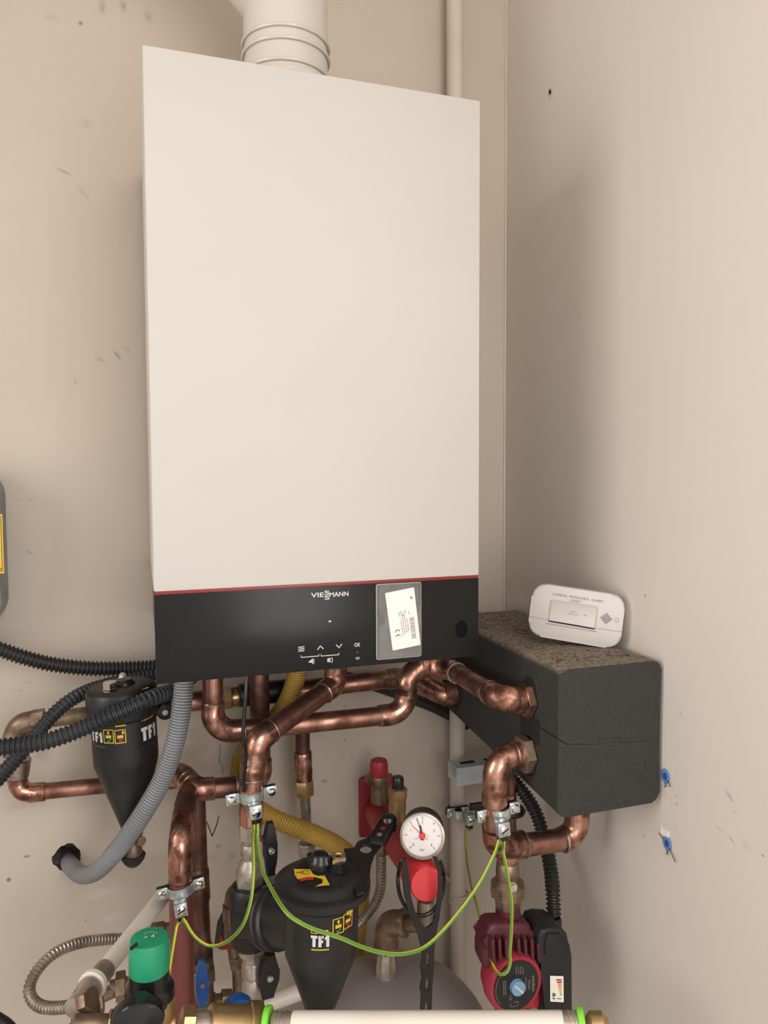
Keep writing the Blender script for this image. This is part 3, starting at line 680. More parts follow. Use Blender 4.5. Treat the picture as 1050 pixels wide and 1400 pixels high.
bm = B(); cyl(bm, c + V((0, -.002, 0)), c + V((0, .045, 0)), .0035, 12); obj('screw', bm, M['bronze'], lever)

# ================================================================== VALVES AND FRONT FILTER
def seg_lathe(px0, py0, px1, py1, Y, prof, seg=24):
    """profile given as (image y, radius in px) along a nearly vertical axis"""
    a = P(px0, py0, Y); b = P(px1, py1, Y); d = (b - a); L = d.length; s = S(px0, (py0 + py1) / 2, Y)
    bm = B(); lathe(bm, a, d, [((q - py0) / (py1 - py0) * L, r / s) for q, r in prof], seg); return bm
def ball_lever(root, c, ax, up, L, W, T=.009, screw=True):
    side = ax.cross(up).normalized(); o = []
    for (u, v) in ((-.45, 1), (.45, 1), (.62, .5), (1, .22), (1, -.22), (.62, -.5), (.55, -1), (-.55, -1), (-.72, -.5), (-1, -.22), (-1, .22), (-.62, .5)): o.append(c + side * (u * W) + up * (v * L))
    bm = B(); prism(bm, o, ax * T, .0018); lv = obj('lever_handle', bm, M['black'], root, label='black butterfly handle')
    bm = B(); cyl(bm, c - ax * .003, c + ax * .001, .0042, 12); torus(bm, c - ax * .003, ax, .0026, .0008, 12, 6); obj('screw', bm, M['zinc'], lv)
    bm = B(); cyl(bm, c + ax * T, c + ax * (T + .02), .006, 14); obj('stem', bm, M['nickel'], lv)
vt = thing('ball_valve', 'upper nickel ball valve between the copper pipe and the front filter, black lever upright', 'valve', P(341, 1208, yC))
bm = seg_lathe(342.5, 1124, 342, 1146, yC, [(1124, 15), (1126, 17), (1145, 16.5), (1146, 15)], 6); obj('adapter_nut', bm, M['nickel'], vt)
bm = seg_lathe(342, 1144, 341, 1196, yC, [(1144, 13), (1150, 12.5), (1153, 11), (1156, 12.5), (1168, 12.5), (1171, 10.5), (1175, 11), (1180, 15), (1187, 17), (1196, 18)], 28); obj('valve_body', bm, M['nickel'], vt)
bm = seg_lathe(341, 1190, 341, 1212, yC, [(1190, 17), (1192, 19.5), (1208, 19.5), (1211, 18)], 6); obj('union_nut', bm, M['nickel'], vt)
ax = V((-.15, 1, .1)).normalized()
ball_lever(vt, P(371, 1163, yC - .03), ax, Z1, .036, .0095, .011)
bm = B(); hexnut(bm, P(372, 1195, yC), P(373, 1214, yC), .006); obj('drain_plug', bm, M['nickel'], vt)
vl = thing('ball_valve', 'lower nickel ball valve under the front filter housing, with a black lever', 'valve', P(346, 1385, yC))
bm = seg_lathe(344, 1284, 345, 1306, yC, [(1284, 20), (1286, 21.5), (1298, 21), (1306, 15)], 6); obj('union_nut', bm, M['nickel'], vl)
bm = seg_lathe(345, 1302, 347, 1372, yC, [(1302, 13), (1311, 13.5), (1313, 12.5), (1318, 15), (1330, 16), (1334, 13), (1338, 15), (1362, 16.5), (1366, 14), (1372, 14)], 26); obj('valve_body', bm, M['nickel'], vl)
bm = seg_lathe(347, 1366, 349, 1430, yC, [(1366, 13.5), (1430, 13.5)], 20); obj('pipe', bm, M['copper_fit'], vl)
ball_lever(vl, P(369, 1337, yC - .03), ax, V((.06, 0, 1)).normalized(), .030, .0145, .011)

def spirit(a): return a
def filt(root, top, bot, sc, facing, items, inlet=None, R=.0435, rimR=.047, ringR=None):
    """hydrocyclone filter: lathe body on the axis top->bottom, sc = its length"""
    d = (bot - top).normalized(); L = (bot - top).length
    prof = [(0.12, R), (.45, R), (.50, R * .985), (.95, .0140), (1.0, .0135)]
    bm = B(); lathe(bm, top, d, [(t * L, r) for t, r in prof], 48); body = obj('body', bm, M['black'], root, smooth=50)
    if not ringR: lp = [(-.035, rimR * .25), (-.030, rimR * .80), (-.012, rimR * .96), (0.01, rimR), (.16, rimR), (.175, rimR * .97), (.185, R)]
    else: lp = [(-.03, ringR * .20), (-.022, ringR * .55), (-.005, ringR * .78), (.02, ringR * .83), (.025, ringR * .90), (.04, ringR), (.085, ringR), (.10, ringR * .93), (.112, ringR * .86), (.135, ringR * .79), (.14, R)]
    bm = B(); lathe(bm, top, d, [(t * L, r) for t, r in lp], 56); lid = obj('lid', bm, M['black'], root, smooth=50)
    e1 = facing - d * facing.dot(d); e1.normalize(); e2 = d.cross(e1)          # e1 towards viewer
    if e2.dot(CX) < 0: e2 = -e2
    def rad(t):
        for (a, ra), (b, rb) in zip(prof[:-1], prof[1:]):
            if a <= t <= b: return ra + (rb - ra) * (t - a) / (b - a)
        return R
    def wrap(ang, t):
        def f(u, v):
            tt = t - v / L; r = rad(tt) + .0006; a = ang + u / R
            return top + d * (tt * L) + (e1 * math.cos(a) + e2 * math.sin(a)) * r
        return f
    def at_(px, py):
        dd = ray(px, py); o_ = CPOS - top; Rr = R * .99
        for _ in range(3):
            da = dd - d * dd.dot(d); oa = o_ - d * o_.dot(d)
            A_ = da.dot(da); B_ = da.dot(oa); C_ = oa.dot(oa) - Rr * Rr; D_ = B_ * B_ - A_ * C_
            k = (-B_ - math.sqrt(max(0, D_))) / A_; h = o_ + dd * k; t = h.dot(d) / L; Rr = rad(t)
        return wrap(math.atan2(h.dot(e2), h.dot(e1)), t)
    return body, lid, e1, e2, d, L, at_
def warn_icons(body, w1, w2_, s, txt=True):
    """the two outlined pictograms and the small warning block above them"""
    bm = B()
    for f, ok in ((w1, 1), (w2_, 0)):
        stroke(bm, f, [(-6 * s, 8 * s), (6 * s, 8 * s), (6 * s, -8 * s), (-6 * s, -8 * s), (-6 * s, 8 * s)], .9 * s)
        poly(bm, f, [(-3.4 * s, 1.6 * s), (3.4 * s, 1.6 * s), (3.4 * s, -2 * s), (-3.4 * s, -2 * s)])
        ox = 0 if ok else 3.4 * s
        poly(bm, f, [(ox - 1 * s, 6.6 * s), (ox + 1 * s, 6.6 * s), (ox + 1 * s, 4.4 * s), (ox - 1 * s, 4.4 * s)]); poly(bm, f, [(ox - 2 * s, 4.6 * s), (ox + 2 * s, 4.6 * s), (ox, 2.4 * s)])
    obj('warning_pictograms', bm, M['yellow_print'], body)
    bm = B(); stroke(bm, w1, [(-1.8 * s, -4.8 * s), (-.4 * s, -6.4 * s), (2.6 * s, -3.2 * s)], 1.1 * s); obj('tick_mark', bm, M['green_print'], body)
    bm = B(); stroke(bm, w2_, [(-1.8 * s, -3.2 * s), (1.8 * s, -6.6 * s)], 1.1 * s); stroke(bm, w2_, [(1.8 * s, -3.2 * s), (-1.8 * s, -6.6 * s)], 1.1 * s); obj('cross_mark', bm, M['red_print'], body)
# --- front filter
yFF = -.365
tf = thing('magnetic_filter', 'large black magnetic filter in front, spanner ring round its lid, marked TF1', 'filter', P(437, 1385, yFF))
top = P(441, 1196, yFF); bot = P(437, 1400, yFF); sF = S(440, 1250, yFF)
body, lid, e1, e2, d, L, wrap = filt(tf, top, bot, 1, CPOS - top, None, R=.0450, ringR=.0590)
bot2 = bot
def lidp(px, py, h=0.0):                                   # point on the lid's top plane
    dd = ray(px, py); c0 = top - d * (.004 + h); t = (c0 - CPOS).dot(d) / dd.dot(d); return CPOS + dd * t
# lid furniture
bm = B(); q = lidp(462, 1188, .002); lathe(bm, q, -d, [(0, .0125), (.005, .0125), (.0055, .0105), (.008, .0105)], 24); boss = obj('vent_boss', bm, M['black_gloss'], lid)
bm = B(); lathe(bm, q - d * .008, -d, [(0, .0085), (.001, .0095), (.008, .0095), (.009, .0080)], 6); obj('hex_bolt', bm, M['chrome'], lid, label='chrome hexagonal bleed bolt')
bm = B(); lathe(bm, q - d * .0165, -d, [(0, .0078), (.0012, .0078), (.0012, .0052), (.0002, .0048)], 20); obj('bolt_cap', bm, M['brass'], lid)
bm = B(); q2 = lidp(437, 1184, .002); lathe(bm, q2, -d, [(0, .0155), (.006, .0150), (.009, .012), (.014, .011), (.017, .008), (.018, .003)], 24); obj('lid_cap', bm, M['black_gloss'], lid)
for (a_, b_) in ((425, 1175),):
    bm = B(); q3 = lidp(a_, b_, .002); lathe(bm, q3, -d, [(0, .006), (.007, .005), (.008, .002)], 14); obj('lid_stud', bm, M['black_gloss'], lid)
bm = B(); lb = [(402, 1188), (424, 1188.5), (428, 1195), (434, 1197.5), (444, 1197), (451, 1210), (431, 1212), (441, 1207), (441, 1202), (430, 1199), (420, 1199), (407, 1202), (403, 1196)]
bm.faces.new([bm.verts.new(lidp(x, y, .0029)) for x, y in lb]); obj('yellow_label', bm, M['yellow_print'], lid, label='yellow instruction label on the lid')
bm = B(); bm.faces.new([bm.verts.new(lidp(x, y, .0024)) for x, y in ((408, 1203), (414, 1198.5), (424, 1198), (430, 1200), (428, 1203), (420, 1203), (412, 1205))]); obj('red_label', bm, M['red_print'], lid)
bm = B(); fl_ = lambda u, v: lidp(u, v, .0034)
stroke(bm, fl_, [(405, 1193), (411, 1192.5), (414, 1190.5)], .9); stroke(bm, fl_, [(411, 1192.5), (414, 1195)], .9); stroke(bm, fl_, [(418.5 + 4 * math.cos(a), 1192.5 + 2.8 * math.sin(a)) for a in [2 * PI * i / 12 for i in range(13)]], .6)
obj('spanner_symbol', bm, M['print_black'], lid)
# body print
def ang_px(px): return math.asin(max(-1, min(1, ((px - 439.5) / sF) / .0450)))
tt = lambda py: (py - 1196 - 30) / 204
bm = B(); fw = wrap(437.5, 1287); add_tf1(bm, fw, 24 / sF, 15 / sF); obj('lettering', bm, M['print_white'], body)
bm = B()
for i in range(10): quad(bm, wrap(437.5, 1298.5), (-11 + i * 2.3) / sF, -1.0 / sF, (-11 + i * 2.3 + 1.6) / sF, 1.0 / sF)
fw = wrap(437.5, 1274); stroke(bm, fw, [(-11 / sF, -2 / sF), (-11 / sF, 2 / sF), (-4 / sF, 2 / sF), (-4 / sF, -2 / sF), (-11 / sF, -2 / sF)], .8 / sF); stroke(bm, fw, [(-2 / sF, -1 / sF), (4 / sF, 1 / sF), (10 / sF, 1.5 / sF)], 1.6 / sF)
obj('small_print', bm, M['yellow_print'], body); bm = B()
fw = wrap(478, 1245); quad(bm, fw, -6 / sF, -4 / sF, 6 / sF, 3.5 / sF, 3); quad(bm, wrap(482.5, 1240), 2 / sF, -1 / sF, 6 / sF, 5 / sF)
obj('small_print', bm, M['yellow_print'], body)
warn_icons(body, wrap(462.5, 1266), wrap(475.5, 1258), 1.25 / sF)
# spanner ring handle: plate with an oval hole, slotted arm and knob
tang = (lidp(530, 1135) - lidp(470, 1190)).normalized(); prp = d.cross(tang).normalized(); cpl = lidp(501, 1164, -.006)
bm = B()
outl = [lidp(x, y, -.006) for x, y in ((470, 1163), (484, 1162), (489, 1153), (500, 1149), (510, 1141), (519, 1143), (522, 1158), (512, 1170), (507, 1185), (505, 1205), (498, 1222), (488, 1226))]
hl = [lidp(500 + 8.4 * math.cos(a), 1163.5 + 6 * math.sin(a), -.006) for a in [2 * PI * i / 20 for i in range(20)]]
edges = []
ov = [bm.verts.new(p) for p in outl]; hv = [bm.verts.new(p) for p in hl]
for vv in (ov, hv):
    for i in range(len(vv)): edges.append(bm.edges.new((vv[i], vv[(i + 1) % len(vv)])))
bmesh.ops.triangle_fill(bm, edges=edges, use_beauty=True)
r = bmesh.ops.extrude_face_region(bm, geom=list(bm.faces)); bmesh.ops.translate(bm, verts=[x for x in r['geom'] if isinstance(x, bmesh.types.BMVert)], vec=-d * .003)
sp = obj('spanner_plate', bm, M['black'], tf, smooth=30)
bm = B(); a0 = lidp(516, 1150, .002); a1 = lidp(531, 1124, .004)
obox(bm, (a0 + a1) / 2, (a1 - a0).normalized(), d.cross((a1 - a0).normalized()), d, (a1 - a0).length / 2, .0095, .0042, .002); obj('spanner_arm', bm, M['black'], sp)
for k_ in (.18, .5, .8):
    bm = B(); cq = a0.lerp(a1, k_) - d * .0042; cyl(bm, cq, cq - d * .0008, .0036, 12); obj('arm_recess', bm, M['red_paint'] if k_ > .3 else M['nickel'], sp)
bm = B(); lathe(bm, a1 + d * .012, -d, [(0, .008), (.002, .0115), (.018, .0115), (.021, .009), (.022, .002)], 22); obj('knob', bm, M['black_gloss'], sp)
# inlet housing
bm = seg_lathe(342, 1208, 343, 1292, yC, [(1207, 19), (1209, 24), (1216, 27.5), (1284, 27.5), (1290, 24), (1293, 19)], 36); obj('inlet_housing', bm, M['black'], tf)
i0_, i1_ = P(343, 1250, yC), P(432, 1262, yFF + .01); dd = (i1_ - i0_)
bm = B(); lathe(bm, i0_, dd, [(0, .033), (.045, .033), (.045, .0385), (.050, .0395), (.056, .0395), (.058, .0365), (.062, .0365), (.063, .0385), (.069, .0385), (.071, .0345), (dd.length * .97, .033)], 44); inl = obj('inlet_barrel', bm, M['black'], tf)
bm = B(); torus(bm, i0_ + dd.normalized() * .0475, dd, .0392, .0007, 40, 6, arc=1.6, start=.1); obj('retaining_clip', bm, M['zinc'], tf, label='bright wire retaining clip')
# bronze bend behind the housing
bb = thing('bronze_elbow', 'brown bronze pipe bend half hidden left of the front filter inlet', 'pipe fitting', P(316, 1290, -.17))
bm = B(); sweep(bm, fillet([P(345, 1215, -.165), P(320, 1216, -.165), P(318, 1245, -.165), P(319, 1285, -.165)], .02)[0], .0125, 20); obj('bend', bm, M['bronze'], bb)
bm = B(); cyl(bm, P(318, 1236, -.165), P(318, 1258, -.165), .0145, 20, ch=.001); obj('coupling', bm, M['bronze'], bb)
# black stopcock with red cap behind
bk = thing('drain_valve', 'dark drain valve with a red cap peeking out behind the front filter inlet', 'valve', P(312, 1380, -.12))
bm = B(); sweep(bm, [P(322, 1218, -.13), P(308, 1262, -.13), P(306, 1290, -.13)], [.004, .012, .014], 14); obj('valve_body', bm, M['black'], bk)
bm = B(); cyl(bm, P(300, 1288, -.14), P(320, 1286, -.14), .0105, 18, ch=.002); obj('red_cap', bm, M['red_paint'], bk)
bm = B(); sweep(bm, [P(318, 1290, -.12), P(326, 1320, -.12), P(328, 1385, -.12)], .010, 16); hexnut(bm, P(323, 1305, -.12), P(326, 1320, -.12), .014); obj('tail_pipe', bm, M['bronze'], bk)

# --- rear filter at left
yRF = -.15
tr = thing('magnetic_filter', 'black magnetic filter on the left, crossed by ribbed conduits, marked TF1', 'filter', P(178, 1130, yRF))
top = P(166, 941, yRF); bot = P(180, 1138, yRF); sR = S(170, 1000, yRF)
body, lid, e1, e2, d, L, wrap = filt(tr, top, bot, 1, CPOS - top, None, R=.0435, rimR=.0475)
def lidp2(px, py, h=0.0):
    dd = ray(px, py); c0 = top - d * (.0035 + h); t = (c0 - CPOS).dot(d) / dd.dot(d); return CPOS + dd * t
q = lidp2(151, 946); bm = B(); lathe(bm, q, -d, [(0, .0125), (.003, .0125), (.0035, .0105)], 24); obj('vent_boss', bm, M['black_gloss'], lid)
bm = B(); lathe(bm, q - d * .0035, -d, [(0, .0085), (.001, .0098), (.010, .0098), (.011, .0080)], 6); obj('hex_bolt', bm, M['chrome'], lid, label='chrome hexagonal bleed bolt')
bm = B(); lathe(bm, lidp2(170, 938), -d, [(0, .0150), (.006, .0145), (.008, .012), (.010, .0105), (.011, .003)], 24); obj('lid_cap', bm, M['black_gloss'], lid)
bm = B(); lathe(bm, lidp2(168, 931), -d, [(0, .006), (.010, .005), (.012, .002)], 6); obj('bleed_screw', bm, M['chrome'], lid)
bm = B(); bm.faces.new([bm.verts.new(lidp2(x, y, .0004)) for x, y in ((181, 944), (186, 938.5), (195, 937.5), (204, 940), (196, 942.5))]); obj('yellow_label', bm, M['yellow_print'], lid)
bm = B(); bm.faces.new([bm.verts.new(lidp2(x, y, .0004)) for x, y in ((133, 945), (140, 940), (146, 938.5), (144, 942))]); obj('white_label', bm, M['print_white'], lid)
tt = lambda py: (py - 941 - 9) / 197
def ang2(px): return math.asin(max(-.98, min(.98, ((px - 169) / sR) / .0435)))
bm = B(); add_tf1(bm, wrap(132, 1007), 22 / sR, 13.5 / sR); obj('lettering', bm, M['print_white'], body)
bm = B(); add_tf1(bm, wrap(204, 1000.5), 27 / sR, 18 / sR); obj('lettering', bm, M['print_white'], body)
bm = B(); fw = wrap(164.5, 990); quad(bm, fw, -6.5 / sR, -3 / sR, 6.5 / sR, 3 / sR, 3); add_text(bm, 'FERNOX', wrap(203, 980), width=24 / sR, height=5 / sR, bold=.04); obj('small_print', bm, M['yellow_print'], body)
bm = B(); add_text(bm, 'www.fernox.com', wrap(136, 1020), width=20 / sR, height=2.2 / sR, bold=.0); stroke(bm, wrap(203, 1020), [(-10 / sR, 0), (10 / sR, 0)], .5 / sR); obj('web_address', bm, M['print_grey'], body)
warn_icons(body, wrap(148.5, 1007), wrap(164.5, 1007), 1.08 / sR)
bm = seg_lathe(180, 1134, 182, 1170, yRF, [(1134, 13), (1137, 14.5), (1142, 14.5), (1143, 10), (1150, 9), (1156, 12), (1166, 13), (1170, 13)], 20); obj('drain_tail', bm, M['bronze'], tr)
bm = B(); sweep(bm, [P(184, 1148, yRF - .02), P(194, 1150, yRF - .035)], .0065, 14); obj('side_spigot', bm, M['bronze'], tr)
bm = seg_lathe(182, 1167, 182, 1184, yRF, [(1167, 16), (1170, 16.5), (1177, 14), (1183, 8)], 8); obj('drain_cap', bm, M['black'], tr)
bm = B(); cyl(bm, P(206, 968, yRF + .01), P(226, 963, yRF + .03), .012, 20); obj('outlet', bm, M['black'], tr)
c = P(226, 974, yRF - .005); bm = B(); prism(bm, disc_pts(c, X1, Z1, .0115, .0115, 20), V((0, .012, 0)), .002); obox(bm, c + V((-.013, .006, .001)), X1, Y1, Z1, .010, .005, .006, .002); kn = obj('lever_handle', bm, M['black'], tr)
bm = B(); cyl(bm, c - Y1 * .002, c + Y1 * .002, .004, 12); obj('screw', bm, M['zinc'], kn)

# ================================================================== HOSES AND CONDUITS
def hose(name, label, cat, bm, mt): return tag(obj(name, bm, mt, smooth=28), label, cat)
hose('corrugated_conduit', 'black ribbed conduit sweeping from the left edge to the boiler side', 'conduit', corrugated([P(-230, 915, -.03), P(-120, 893, -.035), P(-40, 878, -.05), P(0, 888, -.05), P(30, 898, -.05), P(70, 908, -.05), P(120, 913.5, -.05), P(170, 914, -.05), P(222, 911, -.06), P(265, 900, -.07), P(290, 868, -.08)], .0115, .0060, .0026, duty=(0, 1)), M['conduit'])
hose('corrugated_conduit', 'black ribbed conduit passing in front of the left filter and up under the boiler', 'conduit', corrugated([P(-260, 1000, -.10), P(-130, 1022, -.18), P(-30, 1026, -.21), P(0, 1022, -.21), P(60, 1014, -.215), P(110, 997, -.215), P(160, 975, -.215), P(205, 955, -.205), P(238, 943, -.170), P(262, 925, -.13)], .0112, .0062, .0022), M['conduit_b'])
hose('corrugated_conduit', 'dark ribbed conduit climbing from the lower left edge and behind the left filter', 'conduit', corrugated([P(-130, 1290, -.10), P(-80, 1180, -.13), P(-25, 1092, -.13), P(0, 1062, -.13), P(25, 1034, -.13), P(45, 1010, -.125), P(75, 975, -.115), P(105, 952, -.10), P(140, 938, -.075), P(185, 927, -.065), P(240, 916, -.06)], .0105, .0060, .0015), M['conduit_b'])
hose('corrugated_conduit', 'dark ribbed conduit slanting on the wall behind the copper to the black box', 'conduit', corrugated([P(470, 925, -.03), P(505, 935, -.022), P(560, 954, -.016), P(600, 970, -.014), P(640, 992, -.014)], .0100, .0058, .0015), M['conduit'])
hose('corrugated_conduit', 'black ribbed conduit from under the black box down to the pump', 'conduit', corrugated([P(690, 1052, -.18), P(713, 1080, -.20), P(732, 1110, -.23), P(745, 1150, -.26), P(753, 1190, -.29), P(756, 1225, -.315), P(757, 1256, -.325)], .0108, .0060, .0026, duty=(0, 1)), M['conduit'])
gh = thing('drain_hose', 'grey ribbed drain hose curving from the boiler into the wall hole', 'hose', P(100, 1195, -.05))
gp = [P(253, 915, -.21), P(248, 970, -.215), P(238, 1020, -.215), P(222, 1065, -.21), P(200, 1105, -.205), P(174, 1144, -.19), P(152, 1172, -.165)]
bm = corrugated(gp, .0130, .0038, .0024, duty=(0, 1, 2), seg=20); obj('ribbed_section', bm, M['grey_hose'], gh, smooth=28)
bm = B(); sweep(bm, spline([gp[-2], gp[-1], P(132, 1191, -.13), P(112, 1196, -.08), P(97, 1184, -.02), P(92, 1172, .05)], .006)[6:], .0125, 22); obj('smooth_section', bm, M['grey_hose'], gh)
yh = thing('gas_hose', 'yellow ribbed gas hose looping down behind the pipes and the front filter', 'hose', P(488, 1320, -.1))
bm = corrugated([P(408, 905, -.128), P(403, 932, -.126), P(391, 962, -.115), P(368, 994, -.06), P(337, 1024, -.04), P(327, 1060, -.038), P(340, 1094, -.055), P(366, 1115, -.085), P(400, 1130, -.102), P(435, 1143, -.104), P(466, 1160, -.10), P(486, 1182, -.09), P(493, 1215, -.075), P(491, 1255, -.05), P(486, 1310, -.022)], .0145, .0036, .0016, duty=(0, 1, 2), seg=20); obj('ribbed_hose', bm, M['yellow_hose'], yh, smooth=28)
tag(obj('black_cable', sweep(B(), spline([P(338, 920, -.27), P(336, 950, -.275), P(333, 985, -.275), P(333, 1010, -.275), P(336, 1030, -.268), P(334, 1060, -.262), P(333, 1082, -.25)], .006), .0026, 10), M['black_gloss']), 'thin black cable hanging from the boiler beside the copper elbow', 'cable')
sh = thing('braided_hose', 'corrugated stainless hose looping at lower left', 'hose', P(60, 1380, -.12))
bm = corrugated([P(230, 1286, -.06), P(190, 1283, -.06), P(150, 1284, -.07), P(110, 1289, -.09), P(75, 1303, -.11), P(50, 1328, -.13), P(40, 1355, -.15), P(52, 1374, -.17), P(78, 1378, -.19), P(115, 1372, -.21)], .0082, .0052, .0015); obj('corrugated_hose', bm, M['steel_hose'], sh)
bm = B(); lathe(bm, P(206, 1276, -.055), P(234, 1272, -.055) - P(206, 1276, -.055), [(0, .013), (.003, .0145), (.02, .0145), (.022, .012), (.035, .012)], 6); obj('hex_nut', bm, M['bronze'], sh)
s2 = thing('braided_hose', 'corrugated stainless hose hanging from the red safety tube behind the front filter', 'hose', P(500, 1260, -.13))
bm = corrugated([P(521, 1160, -.15), P(521, 1190, -.15), P(520, 1215, -.15), P(513, 1235, -.15), P(500, 1252, -.15), P(486, 1268, -.15)], .0082, .0050, .0015); obj('corrugated_hose', bm, M['steel_hose'], s2)
bm = B(); hexnut(bm, P(521, 1150, -.15), P(521, 1168, -.15), .0115); cyl(bm, P(521, 1138, -.15), P(521, 1152, -.15), .007, 16); obj('hex_nut', bm, M['bronze'], s2)

# ================================================================== INSULATED BOX (hydraulic separator)
X0, X9, YN, YFAR = .470, .6205, -.4435, -.074
zT, zBm = ZB - .0035, ZB - .190
ib = thing('insulated_header_box', 'large dark foam insulation box against the right wall', 'insulation box', V(((X0 + X9) / 2, -.26, zBm)))
def seamz(px, py): return P(px, py, YN).z
def seamx(px, py): return P(px, py, YN).x
seam = [(X0, P(757, 1016, YN).z + .004), (X0 + .012, P(768, 1019, YN).z), (seamx(818, 1019), seamz(818, 1018)), (seamx(821, 1012), seamz(821, 1011)), (seamx(846, 1009), seamz(846, 1009)), (seamx(850, 1017), seamz(850, 1016)), (seamx(876, 1014), seamz(876, 1014)), (X9, seamz(904, 1011) )]
def arcp(cx, cz, r, a0, a1, n=6): return [(cx + r * math.cos(a0 + (a1 - a0) * i / n), cz + r * math.sin(a0 + (a1 - a0) * i / n)) for i in range(n + 1)]
rr = .012
up_ = [(x, z + .0006) for x, z in seam] + arcp(X9 - rr, zT - rr, rr, 0, PI / 2) + arcp(X0 + rr, zT - rr, rr, PI / 2, PI)
lo_ = [(x, z - .0006) for x, z in seam][::-1] + arcp(X0 + rr, zBm + rr, rr, PI, 1.5 * PI) + arcp(X9 - rr, zBm + rr, rr, 1.5 * PI, 2 * PI)
def shell(outline, nseam, name):
    bm = B(); n = len(outline)
    a = [bm.verts.new((x, YN, z)) for x, z in outline]; b = [bm.verts.new((x, YFAR, z)) for x, z in outline]
    bm.faces.new(a); bm.faces.new(b[::-1])
    for i in range(n): bm.faces.new((a[i], a[(i + 1) % n], b[(i + 1) % n], b[i]))
    bm.edges.ensure_lookup_table(); sel = []
    st = set(id(v) for v in a[:nseam])
    for vv in (a, b):
        for i in range(nseam - 1, n):
            e = bm.edges.get((vv[i], vv[(i + 1) % n]))
            if e: sel.append(e)
    bmesh.ops.bevel(bm, geom=sel, offset=.009, segments=4, profile=0.5, affect='EDGES', clamp_overlap=True)
    for v in bm.verts:
        if v.co.z < ZB - .12: v.co.z += .085 * (v.co.y - YN) * (ZB - .12 - v.co.z) / .07 
    return obj(name, bm, M['foam'], ib, smooth=30)
ushell = shell(up_, len(seam), 'upper_shell'); lshell = shell(lo_, len(seam), 'lower_shell')
# left face: black plates paint the shade of the port recesses and slot
zp1, zp2 = P(718, 957, -.372).z, zq
for zz_, rz_ in ((zp1 + .004, .027), (zp2 - .004, .027)):
    bm = B(); prism(bm, [V((X0 - .0008, -.372 + .020 * math.cos(a), zz_ + rz_ * math.sin(a))) for a in [2 * PI * i / 28 for i in range(28)]], V((.004, 0, 0))); obj('port_recess', bm, M['foam_dark'], ib)
bm = B(); prism(bm, [V((X0 - .0008, y, z)) for y, z in ((-.398, zp1 - .020), (-.350, zp1 - .020), (-.350, zp2 + .018), (-.398, zp2 + .018))], V((.004, 0, 0))); obj('slot_recess', bm, M['foam_dark'], ib)
bm = B(); prism(bm, [V((X0 - .0008, -.128 + .024 * math.cos(a), P(620, 948, -.128).z + .024 * math.sin(a))) for a in [2 * PI * i / 28 for i in range(28)]], V((.004, 0, 0))); obj('port_recess', bm, M['foam_dark'], ib)
# moulded grooves and pits on the dusty top
bm = B()
for (x, y, rx, ry, a0) in ((.50, -.19, .010, .016, 0), (.535, -.235, .012, .018, .6), (.50, -.33, .010, .014, 1.0), (.585, -.40, .014, .010, 2.0), (.54, -.41, .012, .008, .3)):
    pts_ = [V((x + rx * math.cos(a), y + ry * math.sin(a), zT + .0001)) for a in [a0 + 4.2 * i / 20 for i in range(21)]]; sweep(bm, pts_, .0007, 6)
random.seed(11)
for i in range(260):
    x = random.uniform(X0 + .016, X9 - .012); y = random.uniform(YN + .03, YFAR - .01); s_ = random.uniform(.0009, .0022)
    bm.faces.new([bm.verts.new((x + s_ * math.cos(a) * random.uniform(.7, 1.1), y + s_ * 1.5 * math.sin(a) * random.uniform(.7, 1.1), zT + .0005)) for a in [2 * PI * k / 7 for k in range(7)]])
o = obj('surface_pits', bm, M['pit'], ib, recalc=False); o['kind'] = 'stuff'
# small bright nick at bottom corner
bm = B(); torus(bm, V((X0 + .012, YN + .004, zBm + .007)), V((0, 1, 1)), .0032, .0006, 12, 5, arc=3.5); obj('scuff', bm, M['print_grey'], ib)

# ================================================================== CARBON MONOXIDE ALARM
al = thing('carbon_monoxide_alarm', 'white carbon monoxide alarm leaning on the wall on top of the black box', 'alarm', V((.57, -.33, zT)))
bl = V((.532, -.300, zT + .0008)); br = V((.594, -.392, zT + .0008))
bl = CPOS + ray(742, 871) * ((zT + .010 - CPOS.z) / ray(742, 871).z); br = CPOS + ray(824, 885) * ((zT + .001 - CPOS.z) / ray(824, 885).z)
uxa = (br - bl).normalized()
# in-plane up leans back towards the corner; solved so that the face spans the seen height
nrm = uxa.cross(Z1).normalized()
if nrm.dot(CF) > 0: nrm = -nrm
uya = (Z1 - uxa * uxa.z * 1.0 - nrm * .06).normalized(); nrm = uxa.cross(uya).normalized()
if nrm.dot(CF) > 0: nrm = -nrm
mid = (bl + br) / 2
sA = FPX / (mid - CPOS).dot(CF)
foreshort = math.hypot(uxa.dot(CX), uxa.dot(CU))
hwA = 118 / sA / foreshort / 2; hhA = 73 / sA / 2
cA = mid + uya * hhA + nrm * .001
bm = B(); prism(bm, rrect(cA, uxa, uya, hwA, hhA, .019, 8), -nrm * .020, .0035, 3); ab = obj('housing', bm, M['alarm'], al)
fA = plane_map(cA + nrm * .0004, uxa, uya); s_ = hwA / 59; kA = (hhA / 36.5) / s_; fA = (lambda c_: (lambda u, v: c_ + uxa * u + uya * (v * kA)))(cA + nrm * .0004)
bm = B(); rr_ = [(p - cA) for p in rrect(cA, uxa, uya, 30 * s_, 15.5 * s_, 3 * s_, 4)]
pp = [(q.dot(uxa) - 4 * s_, q.dot(uya) + 1.5 * s_) for q in rr_]; stroke(bm, fA, pp + pp[:1], .45 * s_); stroke(bm, fA, [(-58 * s_, -11 * s_), (-34.5 * s_, -11.5 * s_)], .5 * s_); stroke(bm, fA, [(26.5 * s_, -12 * s_), (58 * s_, -11.5 * s_)], .5 * s_)
obj('moulded_joint', bm, M['print_grey'], ab)
